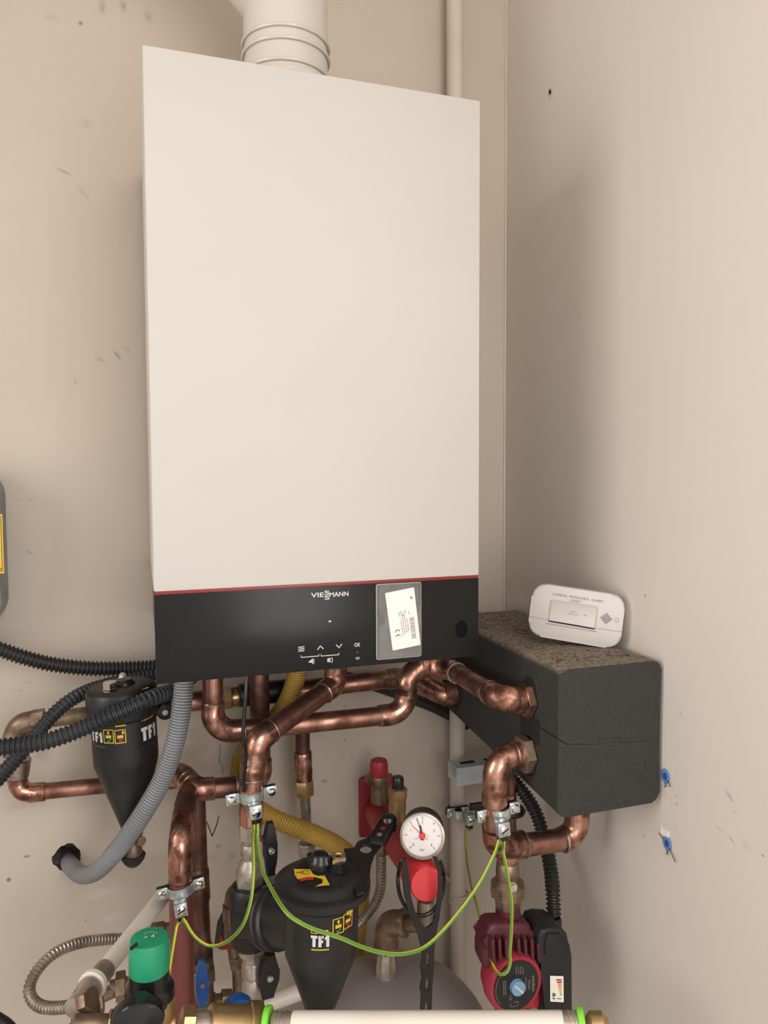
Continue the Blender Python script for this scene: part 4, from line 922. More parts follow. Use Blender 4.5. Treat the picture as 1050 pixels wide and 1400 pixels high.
bm = B(); obox(bm, fA(-4 * s_, 1.8 * s_) + nrm * .0002, uxa, uya, nrm, 28.5 * s_, 13.6 * s_ * kA, .0005, .0003); obj('test_button', bm, M['alarm'], ab)
bm = B(); stroke(bm, fA, [(-33 * s_, -12.6 * s_), (25 * s_, -13.6 * s_)], 1.9 * s_); obj('button_gap', bm, M['dark'], ab)
fA2 = lambda u, v: fA(u, v) + nrm * .0008
bm = B(); fu = lambda f, x, y: (lambda u, v: f(x + u, y + v))
add_text(bm, 'CARBON  MONOXIDE  ALARM', fu(fA, -1 * s_, 25 * s_), width=64 * s_, height=3.4 * s_, bold=.0); add_text(bm, 'GS827', fu(fA, -2 * s_, 20 * s_), width=14 * s_, height=3.0 * s_, bold=0)
add_text(bm, 'TEST', fu(fA2, -4 * s_, 5 * s_), width=9 * s_, height=2.4 * s_, bold=0); add_text(bm, 'SILENCE', fu(fA2, -4 * s_, 1.6 * s_), width=14 * s_, height=2.4 * s_, bold=0); add_text(bm, '- A -', fu(fA2, 12 * s_, 3 * s_), width=11 * s_, height=2.4 * s_, bold=0)
for i in range(22): quad(bm, fA, (-37 + i * 3.0) * s_, (-17.4) * s_, (-37 + i * 3.0 + 2.2) * s_, -16.2 * s_)
obj('printed_text', bm, M['print_grey'], ab); bm = B()
for r_ in (2.6,): stroke(bm, fu(fA, 51 * s_, 3 * s_), [(r_ * s_ * math.cos(a), r_ * s_ * math.sin(a)) for a in [2 * PI * i / 12 for i in range(13)]], .4 * s_)
obj('round_symbol', bm, M['print_grey'], ab)
bm = B()
for i in range(-3, 4):
    for j in range(-3, 4):
        x = (i - j) * 1.15 * s_; y = (i + j) * 1.15 * s_
        poly(bm, fu(fA, 38 * s_, 3 * s_), [(x + .62 * s_ * math.cos(a), y + .62 * s_ * math.sin(a)) for a in [2 * PI * k / 6 for k in range(6)]])
obj('sounder_grille', bm, M['dark'], ab)

# ================================================================== RAIL, CLAMPS, EARTH WIRES
rl = thing('mounting_rail', 'galvanised steel channel rail behind the curved copper pipe', 'rail', P(680, 1060, -.10))
ra = P(624, 1063, -.103); x0r, x1r = ra.x, .60
bm = B()
zt_, zb_ = ra.z + .0145, ra.z - .0145
xc = .505
zt_, zb_ = ra.z + .0155, ra.z - .0150
box(bm, (x0r, -.104, zb_), (.612, -.1015, zt_)); obj('front_flange', bm, M['zinc_rail'], rl)
bm = B(); box(bm, (x0r, -.1015, zt_ - .0025), (.612, -.068, zt_)); web = obj('top_web', bm, M['zinc_rail'], rl)
bm = B(); box(bm, (x0r, -.0705, zb_ + .002), (.612, -.068, zt_ - .0025)); obj('back_flange', bm, M['zinc_rail'], rl)
for k_ in range(2):
    bm = B(); prism(bm, rrect(V((x0r + .028 + .045 * k_, -.085, zt_ + .0002)), X1, Y1, .014, .0045, .004, 4), V((0, 0, .0004))); obj('slot', bm, M['foam_dark'], web)

def earth_clamp(label, c, r, half, tilt=0.0, blk=(0, -.012), flip=1, sleeve=True, tabs=(1, 1)):
    """pipe clamp: strap round the pipe front, two bolted ears, terminal block with slotted screw"""
    t = thing('earth_clamp', label, 'clamp', c - Z1 * .02, 'earth clamps on the pipes')
    ux = (X1 * math.cos(tilt) + Z1 * math.sin(tilt)); uz = ux.cross(Y1).normalized() 
    if uz.z < 0: uz = -uz
    bm = B(); hw = .0065; n = 14; prev = None
    prof = [(-half, -.001), (-r * 1.12, -.001)] + [(-r * 1.08 * math.cos(a), -r * 1.08 * math.sin(a)) for a in [PI * (.08 + .84 * i / n) for i in range(n + 1)]] + [(r * 1.12, -.001), (half, -.001)]
    for (x, y) in prof:
        q = c + ux * x + Y1 * y
        vs = [bm.verts.new(q + uz * s * hw + Y1 * o_) for s, o_ in ((1, 0), (-1, 0), (-1, -.0022), (1, -.0022))]
        if prev:
            for k in range(4): bm.faces.new((prev[k], prev[(k + 1) % 4], vs[(k + 1) % 4], vs[k]))
        else: bm.faces.new(vs)
        prev = vs
    bm.faces.new(prev[::-1]); obj('front_strap', bm, M['zinc'], t, smooth=30)
    bm = B(); obox(bm, c + Y1 * .004 , ux, Y1, uz, half, .0014, hw * 1.05, .0005); torus(bm, c + Y1 * .004, uz, r * 1.08, .0016, 20, 6, arc=PI, start=0); obj('back_strap', bm, M['black'], t)
    for sgn, on in ((-1, tabs[0]), (1, tabs[1])):
        q = c + ux * (sgn * (half - .007)) + Y1 * -.004
        bm = B(); obox(bm, q, ux, Y1, uz, .0075, .0016, .0078, .001); e = obj('ear', bm, M['zinc'], t)
        bm = B(); lathe(bm, q + Y1 * -.0012, -Y1, [(0, .0056), (.002, .0056), (.0036, .0042), (.004, .001)], 20); b_ = obj('bolt', bm, M['chrome'], e)
        bm = B(); torus(bm, q + Y1 * -.0008, Y1, .0058, .0009, 18, 6); obj('washer', bm, M['zinc'], e)
    q = c + ux * blk[0] + uz * blk[1] + Y1 * (-r * 1.1 - .009)
    bm = B(); obox(bm, q, ux, Y1, uz, .0085, .0065, .0092, .0012); bl_ = obj('terminal_block', bm, M['zinc'], t)
    bm = B(); lathe(bm, q - Y1 * .0062, -Y1, [(0, .0062), (.0022, .0062), (.003, .0052)], 22); obj('terminal_screw', bm, M['chrome'], bl_)
    bm = B(); obox(bm, q - Y1 * .0094, (ux + uz * .45).normalized(), Y1, (uz - ux * .45).normalized(), .0052, .0004, .0007); obj('screw_slot', bm, M['dark'], bl_)
    if sleeve:
        bm = B(); obox(bm, q + Y1 * .002 - uz * .0125, ux, Y1, uz, .0060, .0042, .0048, .0008); obj('wire_sleeve', bm, M['black_gloss'], t)
    return q
qc1 = earth_clamp('zinc earth clamp on the copper pipe directly below the boiler centre', P(343.5, 1086, yC), .0150, .034, tilt=.07, blk=(.001, -.012))
qc2 = earth_clamp('zinc earth clamp on the thick left riser', P(247, 1213, yG), .0160, .0315, tilt=.12, blk=(-.003, -.014))
qc3 = earth_clamp('zinc earth clamp on the curved copper pipe below the black box', P(680, 1108, yF), .0150, .0300, tilt=.09, blk=(-.007, -.010))
qc4 = earth_clamp('small earth clamp on the cream wall pipe, black band around the pipe', P(625, 1109, -.06), .0150, .0205, tilt=-.05, blk=(.013, -.004), sleeve=True)
# black rubber bracket behind the right clamp
rb = thing('pipe_bracket', 'black rubber-lined bracket behind the right-hand earth clamp', 'bracket', P(690, 1120, -.30))
bm = B(); torus(bm, P(699, 1108, -.20), Z1, .0165, .006, 26, 8); obj('rubber_ring', bm, M['black'], rb)
bm = B(); obox(bm, P(665, 1100, -.20), X1, Y1, Z1, .028, .004, .005, .001); obj('arm', bm, M['black'], rb)
bm = B(); sweep(bm, [P(716, 1108, -.20), P(735, 1106, -.17)], .0022, 8); obj('stud', bm, M['zinc'], rb)
bm = B(); torus(bm, P(627, 1106, -.034), Z1, .0165, .0045, 24, 8); tag(obj('rubber_band', bm, M['black']), 'black rubber band round the cream wall pipe behind its clamp', 'band')

def wire(label, pts, r=.0021):
    bm = B(); sweep(bm, spline(pts, .005), r, 12, stripe=(3, 6)); tag(obj('earth_wire', bm, [M['wire_y'], M['wire_g']], smooth=60), label, 'wire', 'green and yellow earth wires')
yw = qc1.y
s1 = qc1 - Z1 * .014; s2_ = qc2 - Z1 * .014; s3_ = qc3 - Z1 * .014; s4_ = qc4 - Z1 * .012
off = X1 * .0025
wire('long green and yellow earth wire sagging across the front filter to the right clamp', [s1 + off, s1 + off - Z1 * .012, P(352, 1150, yw - .01), P(357, 1185, -.32), P(370, 1213, -.38), P(384, 1237, -.43), P(399, 1254, -.45), P(426, 1269, -.455), P(450, 1277, -.455), P(470, 1284, -.455), P(491, 1293, -.45), P(520, 1302, -.445), P(552, 1304, -.44), P(585, 1292, -.43), P(622, 1254, -.42), P(655, 1209, -.41), P(676, 1168, -.405), P(682, 1150, -.405), s3_ - off - Z1 * .003, s3_ - off])
wire('short green and yellow earth wire hanging in a loop between the two left clamps', [s1 - off, s1 - off - Z1 * .012, P(345.5, 1150, -.29), P(346.5, 1190, -.325), P(343, 1230, -.335), P(331, 1266, -.325), P(309, 1288, -.29), P(286, 1293, -.26), P(266, 1280, -.25), P(252, 1258, -.24), s2_ + off - Z1 * .004, s2_ + off])
wire('short green and yellow earth wire ending loose beside the green valve cap', [s2_ - off, s2_ - off - Z1 * .008, P(242, 1265, -.24), P(236, 1298, -.245), P(231, 1331, -.25)])
wire('green and yellow earth wire dropping in front of the red pump', [s3_ + off, s3_ + off - Z1 * .010, P(688, 1165, -.405), P(694, 1195, -.405), P(699.5, 1235, -.405), P(699, 1275, -.405), P(697, 1305, -.405), P(698, 1315, -.405), P(693, 1329, -.41), P(684, 1332, -.405), P(676, 1324, -.39), P(667, 1300, -.36), P(660, 1272, -.34), P(653, 1240, -.30), P(644, 1208, -.24), P(638, 1170, -.16), P(637, 1135, -.11), s4_ - Z1 * .008, s4_], .0019)

# ================================================================== PUMP
pu = thing('circulation_pump', 'dark red circulation pump with black terminal box under the black box', 'pump', P(700, 1400, -.33))
yPf = -.385; sP = S(705, 1347, yPf)
bm = seg_lathe(694, 1165, 693.5, 1204, -.345, [(1165, 12), (1176, 12), (1180, 15), (1192, 16), (1204, 15)], 24); obj('valve_body', bm, M['bronze'], pu)
bm = seg_lathe(694, 1200, 694, 1238, -.345, [(1200, 16), (1208, 24), (1222, 24.5), (1224, 19), (1230, 19), (1238, 18)], 8); obj('union_nut', bm, M['bronze'], pu)
bm = B(); cyl(bm, P(701, 1213, -.375), P(701, 1213, -.36), .006, 14); torus(bm, P(701, 1213, -.375), Y1, .004, .0008, 14, 6); obj('valve_screw', bm, M['nickel'], pu)
bm = seg_lathe(694, 1234, 695, 1262, -.345, [(1234, 16.5), (1240, 16.5), (1256, 18), (1262, 19)], 28); obj('neck', bm, M['maroon'], pu)
def Q(px, py, Y=yPf): return P(px, py, Y)
bm = B(); ol = [(667, 1278), (669, 1268), (676, 1264), (714, 1263), (726, 1266), (729, 1274), (733, 1288), (741, 1302), (741, 1322), (668, 1332), (661, 1316), (661, 1298), (666, 1287)]
prism(bm, [P(x, y, -.372) for x, y in ol], Y1 * .032, .006, 3); obj('volute', bm, M['maroon'], pu)
for i, x in enumerate((671, 680, 689, 706, 715, 724, 733)):
    bm = B(); a = P(x, 1280 + (6 if x > 725 else 0), -.3765); b = P(x + 1.5, 1312, -.3765); obox(bm, (a + b) / 2, X1, Y1, (a - b).normalized(), .0021, .0075, (a - b).length / 2, .001); obj('cooling_fin', bm, M['maroon'], pu)
cH = Q(705.5, 1347)
bm = B(); lathe(bm, cH + Y1 * .035, -Y1, [(0, .035), (.015, .0385), (.018, .040), (.030, .040), (.035, .0375)], 44); hd = obj('motor_head', bm, M['pump_red'], pu)
bm = B(); ol = [(672, 1326), (742, 1324), (742, 1373), (733, 1376), (726, 1381), (716, 1376), (680, 1377), (670, 1366)]; prism(bm, [P(x, y, yPf + .012) for x, y in ol], Y1 * .022, .003); obj('flange', bm, M['pump_red'], pu)
bm = B(); ol = [(727, 1376), (738, 1374), (743, 1380), (743, 1396), (726, 1396), (719, 1386)]; prism(bm, [P(x, y, yPf + .016) for x, y in ol], Y1 * .03, .003); obj('bracket_foot', bm, M['print_grey'], pu)
bm = B(); prism(bm, disc_pts(cH - Y1 * .0004, X1, Z1, .0325, .0335, 44), -Y1 * .0012, .0004); dsk = obj('nameplate_disc', bm, M['black'], pu, label='black round nameplate')
fP = plane_map(cH - Y1 * .0018, X1, Z1); mm_ = .001
bm = B()
def vtext(s, x, y, w_, h_, b=0.0): add_text(bm, s, lambda u, v: fP(x * mm_ + v, y * mm_ - u), width=w_ * mm_, height=h_ * mm_, bold=b)
vtext('comfort', 25, -2, 22, 4.2, .02); vtext('Xpump', 18.5, -2, 13, 4, .02)
for x, y0, y1 in ((13, -10, 8), (9, 14, 22), (5.5, 15, 25), (2, 16, 24), (-1.5, 17, 26), (-17, -8, 10), (-19.5, -8, 10)):
    y = y0
    while y < y1: t = random.uniform(1, 2.4); quad(bm, fP, x * mm_, y * mm_, (x + 1.1) * mm_, (y + t) * mm_); y += t + .7
vtext('CE', -9, -14, 7, 4, 0); quad(bm, fP, -.004, -.022, .003, -.0212); stroke(bm, fP, [(-.009, -.022), (-.009, -.027), (.002, -.027), (.002, -.022)], .0005)
stroke(bm, fP, [(.0305 * math.cos(a), .0305 * math.sin(a)) for a in [PI * (.62 + .6 * i / 16) for i in range(17)]], .0006)
obj('nameplate_print', bm, M['print_grey'], dsk)
bm = B(); lathe(bm, cH - Y1 * .0016, -Y1, [(0, .0102), (.006, .0098), (.007, .0088)], 28); dial = obj('speed_dial', bm, M['blue_pale'], pu, label='pale blue slotted dial')
bm = B(); obox(bm, cH - Y1 * .0087, (X1 - Z1).normalized(), Y1, (X1 + Z1).normalized(), .0085, .0004, .0013); obj('dial_slot', bm, M['print_white'], dial)
bm = B(); cyl(bm, P(697, 1384, -.34), P(698, 1450, -.34), .021, 22); obj('outlet_neck', bm, M['bronze'], pu)
ol = [(737, 1318), (736, 1283), (741, 1272), (752, 1269), (768, 1270), (776, 1277), (779, 1293), (783, 1307), (783.5, 1392), (743, 1392), (742.5, 1325)]
bm = B(); prism(bm, [P(x, y, -.385) for x, y in ol], Y1 * .05, .004, 3); tb = obj('terminal_box', bm, M['black'], pu, label='black plastic terminal box')
bm = B(); ol = [(746, 1290), (748, 1277), (766, 1277), (771, 1290), (776, 1306), (745, 1306)]; prism(bm, [P(x, y, -.388) for x, y in ol], Y1 * .01, .002, 2); obj('cover_step', bm, M['black'], tb)
bm = seg_lathe(757, 1254, 757, 1274, -.33, [(1254, 9), (1257, 11), (1266, 11), (1268, 9.5), (1274, 9.5)], 14); obj('cable_gland', bm, M['black_gloss'], tb)
bm = B(); lb = [P(752, 1334, -.3862), P(770, 1334.5, -.3862), P(770.5, 1370, -.3862), P(752.3, 1369, -.3862)]; prism(bm, lb, -Y1 * .0004); el = obj('energy_label', bm, M['card'], tb, label='white energy label with coloured bars')
lu = (lb[1] - lb[0]); lv = (lb[0] - lb[3]); fe = lambda u, v: lb[3] + lu * u + lv * v - Y1 * .0008
for k_, (u0, mm2) in enumerate(((.42, 'red_print'), (.46, 'red_print'), (.52, 'orange_print'), (.57, 'orange_print'), (.61, 'yellow_print'), (.66, 'yellow_print'), (.71, 'green_print'))):
    bm = B(); v_ = .86 - .095 * k_; poly(bm, fe, [(u0, v_), (u0 + .06, v_ - .035), (.86, v_ - .035), (.86, v_ + .03), (u0 + .06, v_ + .03)]); obj('energy_bar', bm, M[mm2], el)
bm = B(); stroke(bm, fe, [(.18, .22), (.18, .32), (.34, .30), (.36, .25), (.18, .22)], .05); quad(bm, fe, .16, .10, .34, .15); quad(bm, fe, .5, .11, .82, .14); obj('label_print', bm, M['print_black'], el)

# ================================================================== RED SAFETY GROUP
sg = thing('safety_group_bracket', 'red wall bracket with a thick red tube ending in a round red cap', 'bracket', P(500, 1142, -.01))
tl, brr = P(490, 1058, -.001), P(513, 1142, -.001)
bm = B(); prism(bm, rrect((P(490.5, 1060, -.001) + P(536, 1139, -.001)) / 2, X1, Z1, (P(536, 1100, 0).x - P(490, 1100, 0).x) / 2, (P(500, 1060, 0).z - P(500, 1141, 0).z) / 2, .005), -Y1 * .005, .0015); obj('wall_plate', bm, M['red_paint'], sg)
t0 = P(513, 1108, -.006); t1 = P(584, 1209, -.335)
bm = B(); cyl(bm, t0, P(574, 1195, -.29), .0225, 32); tube = obj('tube', bm, M['red_paint'], sg)
dt = (t1 - t0).normalized()
bm = B(); lathe(bm, t1 - dt * .055, dt, [(0, .0225), (.001, .0250), (.052, .0230), (.055, .0215)], 36); obj('end_cap', bm, M['red_cap'], sg, label='bright red plastic end cap')
def on_tube(Y):
    k = (Y - t0.y) / (t1.y - t0.y); return t0.lerp(t1, k)
sv = thing('safety_valve', 'brass safety valve with a red cap on the red tube', 'valve', on_tube(-.06))
yS = -.075
bm = seg_lathe(520, 1098, 518, 1058, yS, [(1098, 10), (1096, 12), (1088, 12.5), (1074, 11), (1072, 12), (1062, 12.5), (1058, 11)], 26); obj('valve_body', bm, M['bronze'], sv)
bm = seg_lathe(518, 1060, 518, 1038, yS, [(1060, 12.5), (1059, 13), (1044, 12.5), (1039, 11), (1038, 8)], 14); obj('red_cap', bm, M['red_paint'], sv)
bm = B(); sweep(bm, [P(512, 1072, yS), P(503, 1063, yS - .005)], [.006, .0075], 14); obj('side_outlet', bm, M['bronze'], sv)
av = thing('air_vent', 'brass automatic air vent with a black cap beside the pressure gauge', 'air vent', on_tube(-.14))
bm = seg_lathe(543, 1140, 544, 1078, -.14, [(1140, 9), (1124, 10.5), (1122, 11.5), (1090, 11.5), (1089, 12.8), (1078, 12.8), (1077, 11.5)], 28); obj('vent_body', bm, M['brass'], av)
bm = seg_lathe(544, 1079, 544, 1062, -.14, [(1079, 8.5), (1064, 8.2), (1062, 7)], 18); obj('vent_cap', bm, M['black_gloss'], av)
# pressure gauge facing the viewer
yGa = -.31; sG = S(577, 1142, yGa); cg = P(577.5, 1142, yGa); RG = 28.6 / sG
nG = (V((-.42, -1, .22))).normalized(); ug = nG.cross(Z1).normalized(); ug = -ug if ug.dot(CX) < 0 else ug; vg = ug.cross(nG); vg = vg if vg.z > 0 else -vg
pg = thing('pressure_gauge', 'round white-faced pressure gauge with a black case on the red tube', 'gauge', cg - Z1 * RG)
RG *= 1.04
bm = B(); lathe(bm, cg - nG * .038, nG, [(0, RG * .80), (.003, RG * .98), (.030, RG * 1.03), (.034, RG * 1.03)], 44); obj('case', bm, M['black'], pg)
bm = B(); prof_ = [(-.004, RG * .90), (-.004, RG * 1.0), (.001, RG * 1.05), (.005, RG * 1.02), (.0055, RG * .95), (.001, RG * .92)]
lathe(bm, cg, nG, prof_, 44, capb=False, capt=False); obj('bezel', bm, M['nickel'], pg)
bm = B(); prism(bm, disc_pts(cg, ug, vg, RG * .95, RG * .95, 40), -nG * .004); dl = obj('dial_face', bm, M['dial'], pg)
fG = plane_map(cg + nG * .0006, ug, vg)
bm = B()
for i in range(25):
    a = math.radians(225 - 270 * i / 24); r0 = .80 if i % 4 else .70
    if i % 4 == 0: stroke(bm, fG, [(RG * r0 * math.cos(a), RG * r0 * math.sin(a)), (RG * .82 * math.cos(a), RG * .82 * math.sin(a))], .0009)
for i, (t_, dg_) in enumerate((('0', 225), ('1', 157), ('2', 90), ('3', 22), ('4', -45))):
    a = math.radians(dg_); add_text(bm, t_, (lambda x, y: (lambda u, v: fG(x + u, y + v)))(RG * .58 * math.cos(a), RG * .58 * math.sin(a)), height=.0038, bold=0)
add_text(bm, 'bar', lambda u, v: fG(u, v - RG * .62), height=.0034, bold=0)
obj('dial_print', bm, M['print_grey'], dl)
fG2 = plane_map(cg + nG * .0016, ug, vg)
bm = B(); stroke(bm, fG2, [(-RG * .02, RG * .08), (-RG * .26, RG * .74)], .0010); poly(bm, fG2, [(-.0022, -.006), (.0022, -.006), (-RG * .07, RG * .45), (-RG * .13, RG * .45)]); obj('black_needle', bm, M['print_black'], dl)
bm = B(); stroke(bm, fG2, [(0, 0), (-RG * .50, RG * .44)], .0009); stroke(bm, fG, [(RG * .36 * math.cos(a) - .002, RG * .20 * math.sin(a) - .009) for a in [PI * (.2 + .6 * i / 8) for i in range(9)]], .0005); obj('red_needle', bm, M['red_cap'], dl)
bm = B(); lathe(bm, cg + nG * .0012, nG, [(0, .0042), (.003, .0040), (.004, .003)], 20); obj('needle_hub', bm, M['red_cap'], dl)
gb = cg - nG * .02 - vg * RG * .9
bm = B(); cyl(bm, gb, gb - Z1 * .016, .0065, 16); hexnut(bm, gb - Z1 * .004, gb - Z1 * .012, .009); obj('gauge_stem', bm, M['nickel'], pg)
# bronze tail below the red tube down to the vessel
yT = -.285
tl_ = thing('bronze_elbow', 'bronze elbow joining the red tube to the grey vessel', 'pipe fitting', P(528, 1345, -.27))
bm = B(); sweep(bm, fillet([P(582, 1225, -.30), P(581, 1263, -.26), P(530, 1262, -.21), P(528, 1302, -.205)], .016)[0], .0118, 20); obj('pipe', bm, M['bronze'], tl_)
bm = B(); sweep(bm, fillet([P(553, 1262, -.232), P(529, 1261, -.207), P(528, 1292, -.205)], .024)[0], .0180, 22); obj('elbow_fitting', bm, M['bronze'], tl_)
bm = B(); cyl(bm, P(549, 1262, -.230), P(556, 1262, -.235), .0198, 24, ch=.001); obj('coupling', bm, M['bronze'], tl_); bm = B(); cyl(bm, P(528, 1287, -.205), P(528, 1295, -.205), .0190, 24, ch=.001); obj('coupling', bm, M['bronze'], tl_)
bm = seg_lathe(528, 1296, 528, 1347, -.205, [(1296, 11), (1304, 12), (1308, 13), (1318, 14), (1326, 14.5), (1336, 14.5), (1343, 13), (1347, 11)], 8); obj('vessel_coupler', bm, M['nickel'], tl_)
bm = B(); cyl(bm, P(583, 1232, -.305), P(583, 1266, -.305), .0082, 18); obj('drop_pipe', bm, M['nickel'], tl_)
# black slotted hanging strap and cable loop
stp = thing('slotted_strap', 'black slotted plastic strap looped over the red tube and hanging down', 'strap', P(583, 1390, -.36))
yW = -.362
def strap_poly(pts, hl_list):
    bm = B(); ed = []
    def loop(pp):
        vv = [bm.verts.new(P(x, y, yW)) for x, y in pp]
        for i in range(len(vv)): ed.append(bm.edges.new((vv[i], vv[(i + 1) % len(vv)])))
    loop(pts)
    for h in hl_list: loop(h)
    bmesh.ops.triangle_fill(bm, edges=ed, use_beauty=True)
    r = bmesh.ops.extrude_face_region(bm, geom=list(bm.faces)); bmesh.ops.translate(bm, verts=[x for x in r['geom'] if isinstance(x, bmesh.types.BMVert)], vec=Y1 * .003)
    return bm
def oval(cx, cy, rx, ry, n=12): return [(cx + rx * math.cos(2 * PI * i / n), cy + ry * math.sin(2 * PI * i / n)) for i in range(n)]
outer_ = [(551, 1178), (556, 1172), (560, 1200), (562, 1225), (566, 1240), (572, 1258), (583, 1270), (592, 1262), (597, 1240), (600, 1215), (599, 1192), (592, 1172), (598, 1172), (604, 1195), (605, 1225), (601, 1255), (596, 1280), (594, 1300), (593, 1330), (591, 1352), (590, 1400), (574, 1400), (576, 1360), (574, 1350), (577, 1340), (575, 1322), (577, 1312), (576, 1296), (570, 1275), (560, 1250), (553, 1225), (551, 1200)]
bm = strap_poly(outer_, [oval(585, 1313, 2.6, 9), oval(584, 1346, 2.3, 9), oval(583, 1378, 1.8, 7)]); obj('strap_band', bm, M['black'], stp, smooth=30)
lp_ = [P(575.5 + 31.5 * math.cos(a), 1204 + 48 * math.sin(a), -.350 if math.sin(a) > -.1 else -.335) for a in [-.60 + (PI + 1.2) * i / 30 for i in range(31)]]
tag(obj('cable_loop', sweep(B(), spline(lp_, .005), .0026, 10), M['black_gloss']), 'thin black cable loop around the red cap below the gauge', 'cable')

# ================================================================== EXPANSION VESSEL
ev = thing('expansion_vessel', 'grey domed expansion vessel standing low behind the white pipe', 'vessel', V((.335, -.215, 0)))
vc = V((.335, -.205, 0)); VR = .158; ztop = ZB - .515
prof_ = []
for i in range(13):
    a = PI / 2 * i / 12; prof_.append((ztop - .14 * (1 - math.sin(PI / 2 - a)) , VR * math.sin(a)))
prof_ = [(z, r) for z, r in prof_] + [(.30, VR)] + [(.30 - .09 * math.sin(PI / 2 * i / 8), VR * math.cos(PI / 2 * i / 8)) for i in range(1, 9)]
bm = B(); lathe(bm, V((vc.x, vc.y, 0)), Z1, [(z, r) for z, r in prof_[::-1]], 64); obj('tank', bm, M['vessel'], ev)
bm = B(); torus(bm, V((vc.x, vc.y, .5)), Z1, VR, .003, 60, 8); obj('seam_ring', bm, M['vessel'], ev)
for k_ in range(3):
    a = 2 * PI * k_ / 3 + .5; q = V((vc.x + .12 * math.cos(a), vc.y + .12 * math.sin(a), 0)); bm = B(); box(bm, (q.x - .012, q.y - .012, .002), (q.x + .012, q.y + .012, .30), .002); obj('leg', bm, M['vessel'], ev)

# ================================================================== LOWER LEFT: WHITE PIPE, GREEN VALVE, MANIFOLD
dp = thing('plastic_pipe', 'white plastic pipe slanting down left to a nickel elbow', 'pipe', P(120, 1390, -.24))
bm = B(); sweep(bm, [P(243, 1200, -.085), P(140, 1330, -.29)], .0112, 22); obj('pipe', bm, M['plastic_pipe'], dp)
d0 = (P(140, 1330, -.29) - P(243, 1200, -.085)).normalized(); e0 = P(140, 1330, -.29)
bm = B(); cyl(bm, e0 - d0 * .008, e0 + d0 * .020, .0128, 22, ch=.001); obj('press_sleeve', bm, M['nickel'], dp)
bm = B(); cyl(bm, e0 + d0 * .018, e0 + d0 * .026, .0172, 26, ch=.001); obj('marker_ring', bm, M['plastic_pipe'], dp, label='white ring')
bm = B(); lathe(bm, e0 + d0 * .024, d0, [(0, .0135), (.006, .0145), (.012, .0145), (.018, .012), (.04, .012)], 24); obj('elbow_body', bm, M['nickel'], dp)
mf = thing('brass_manifold', 'brass valve manifold along the bottom left with hex nuts and an elbow', 'manifold', P(200, 1400, -.30))
ym = -.37
bm = B(); q = P(117, 1372, -.335); lathe(bm, q - Z1 * .045, Z1, [(0, .020), (.020, .020), (.022, .0165), (.040, .0160), (.046, .0145), (.058, .0145), (.060, .012)], 20); obj('elbow_body', bm, M['bronze'], mf)
bm = B(); hexnut(bm, P(112, 1372, -.35), P(124, 1366, -.355), .012); obj('hex_nut', bm, M['bronze'], mf)
for (x0, x1, rp, hexa, mm2) in ((98, 152, 15, 0, 'bronze'), (146, 166, 20, 1, 'brass'), (163, 238, 17, 0, 'brass'), (246, 264, 25, 1, 'brass'), (262, 288, 18, 0, 'nickel'), (284, 352, 27, 0, 'brass'), (338, 356, 30, 0, 'brass'), (352, 372, 21, 0, 'nickel')):
    sM = S((x0 + x1) / 2, 1400, ym); yc_ = 1403 if x0 > 90 else 1400
    bm = B()
    if hexa: hexnut(bm, P(x0, yc_, ym), P(x1, yc_, ym), rp / sM)
    else: cyl(bm, P(x0, yc_, ym), P(x1, yc_, ym), rp / sM, 28, ch=.0015)
    obj('hex_nut' if hexa else 'manifold_body', bm, M[mm2], mf)
bm = seg_lathe(208, 1362, 209, 1420, ym, [(1362, 31), (1384, 31), (1390, 29), (1410, 24)], 30); obj('valve_seat', bm, M['brass'], mf)
bm = B(); cyl(bm, P(150, 1352, -.20), P(176, 1346, -.20), .0105, 18); hexnut(bm, P(158, 1350, -.20), P(172, 1347, -.20), .0185); hexnut(bm, P(132, 1372, -.21), P(142, 1369, -.21), .013); cyl(bm, P(138, 1362, -.21), P(160, 1352, -.20), .009, 16); obj('side_fitting', bm, M['bronze'], mf)
bm = B(); cyl(bm, P(305, 1378, ym + .03), P(340, 1376, ym + .03), .001, 6); bmesh.ops.delete(bm, geom=list(bm.verts)); 
prism(bm, disc_pts(P(325, 1379, ym + .01), X1, Z1, .017, .010, 28), Y1 * .014, .003); obj('blue_cap', bm, M['blue'], mf, label='blue round cap')
gv = thing('pressure_valve', 'black pressure reducing valve with a bright green cap', 'valve', P(206, 1385, ym))
bm = seg_lathe(205, 1372, 204, 1316, ym, [(1372, 30), (1366, 33), (1352, 33), (1346, 30), (1344, 27), (1316, 26)], 36); obj('bonnet', bm, M['black_gloss'], gv)
bm = seg_lathe(204, 1326, 204, 1281, ym, [(1326, 26.5), (1324, 27), (1285, 26), (1282, 24.5), (1281, 20)], 36); cap = obj('green_cap', bm, M['green'], gv)
q = P(204, 1281, ym); bm = B(); add_text(bm, '+ 4', lambda u, v: q + X1 * u + Y1 * v + Z1 * .0006, width=.012, height=.007, bold=0); stroke(bm, lambda u, v: q + X1 * u + Y1 * v + Z1 * .0006, [(.0095 * math.cos(a), .0085 * math.sin(a)) for a in [.4 + .35 * i for i in range(6)]], .0008); obj('cap_marks', bm, M['print_white'], cap)
bm = B(); q = P(183, 1294, ym - .018); obox(bm, q, (X1 + Z1 * .6).normalized(), Y1, (Z1 - X1 * .6).normalized(), .0042, .002, .0013); obj('cap_notch', bm, M['dark'], cap)
bm = B(); cg_ = P(188, 1400, ym - .055); prism(bm, disc_pts(cg_, X1, Z1, .028, .022, 30), Y1 * .02, .004); tag(obj('black_gauge', bm, M['black_gloss']), 'black round gauge back at the very bottom below the green capped valve', 'gauge')
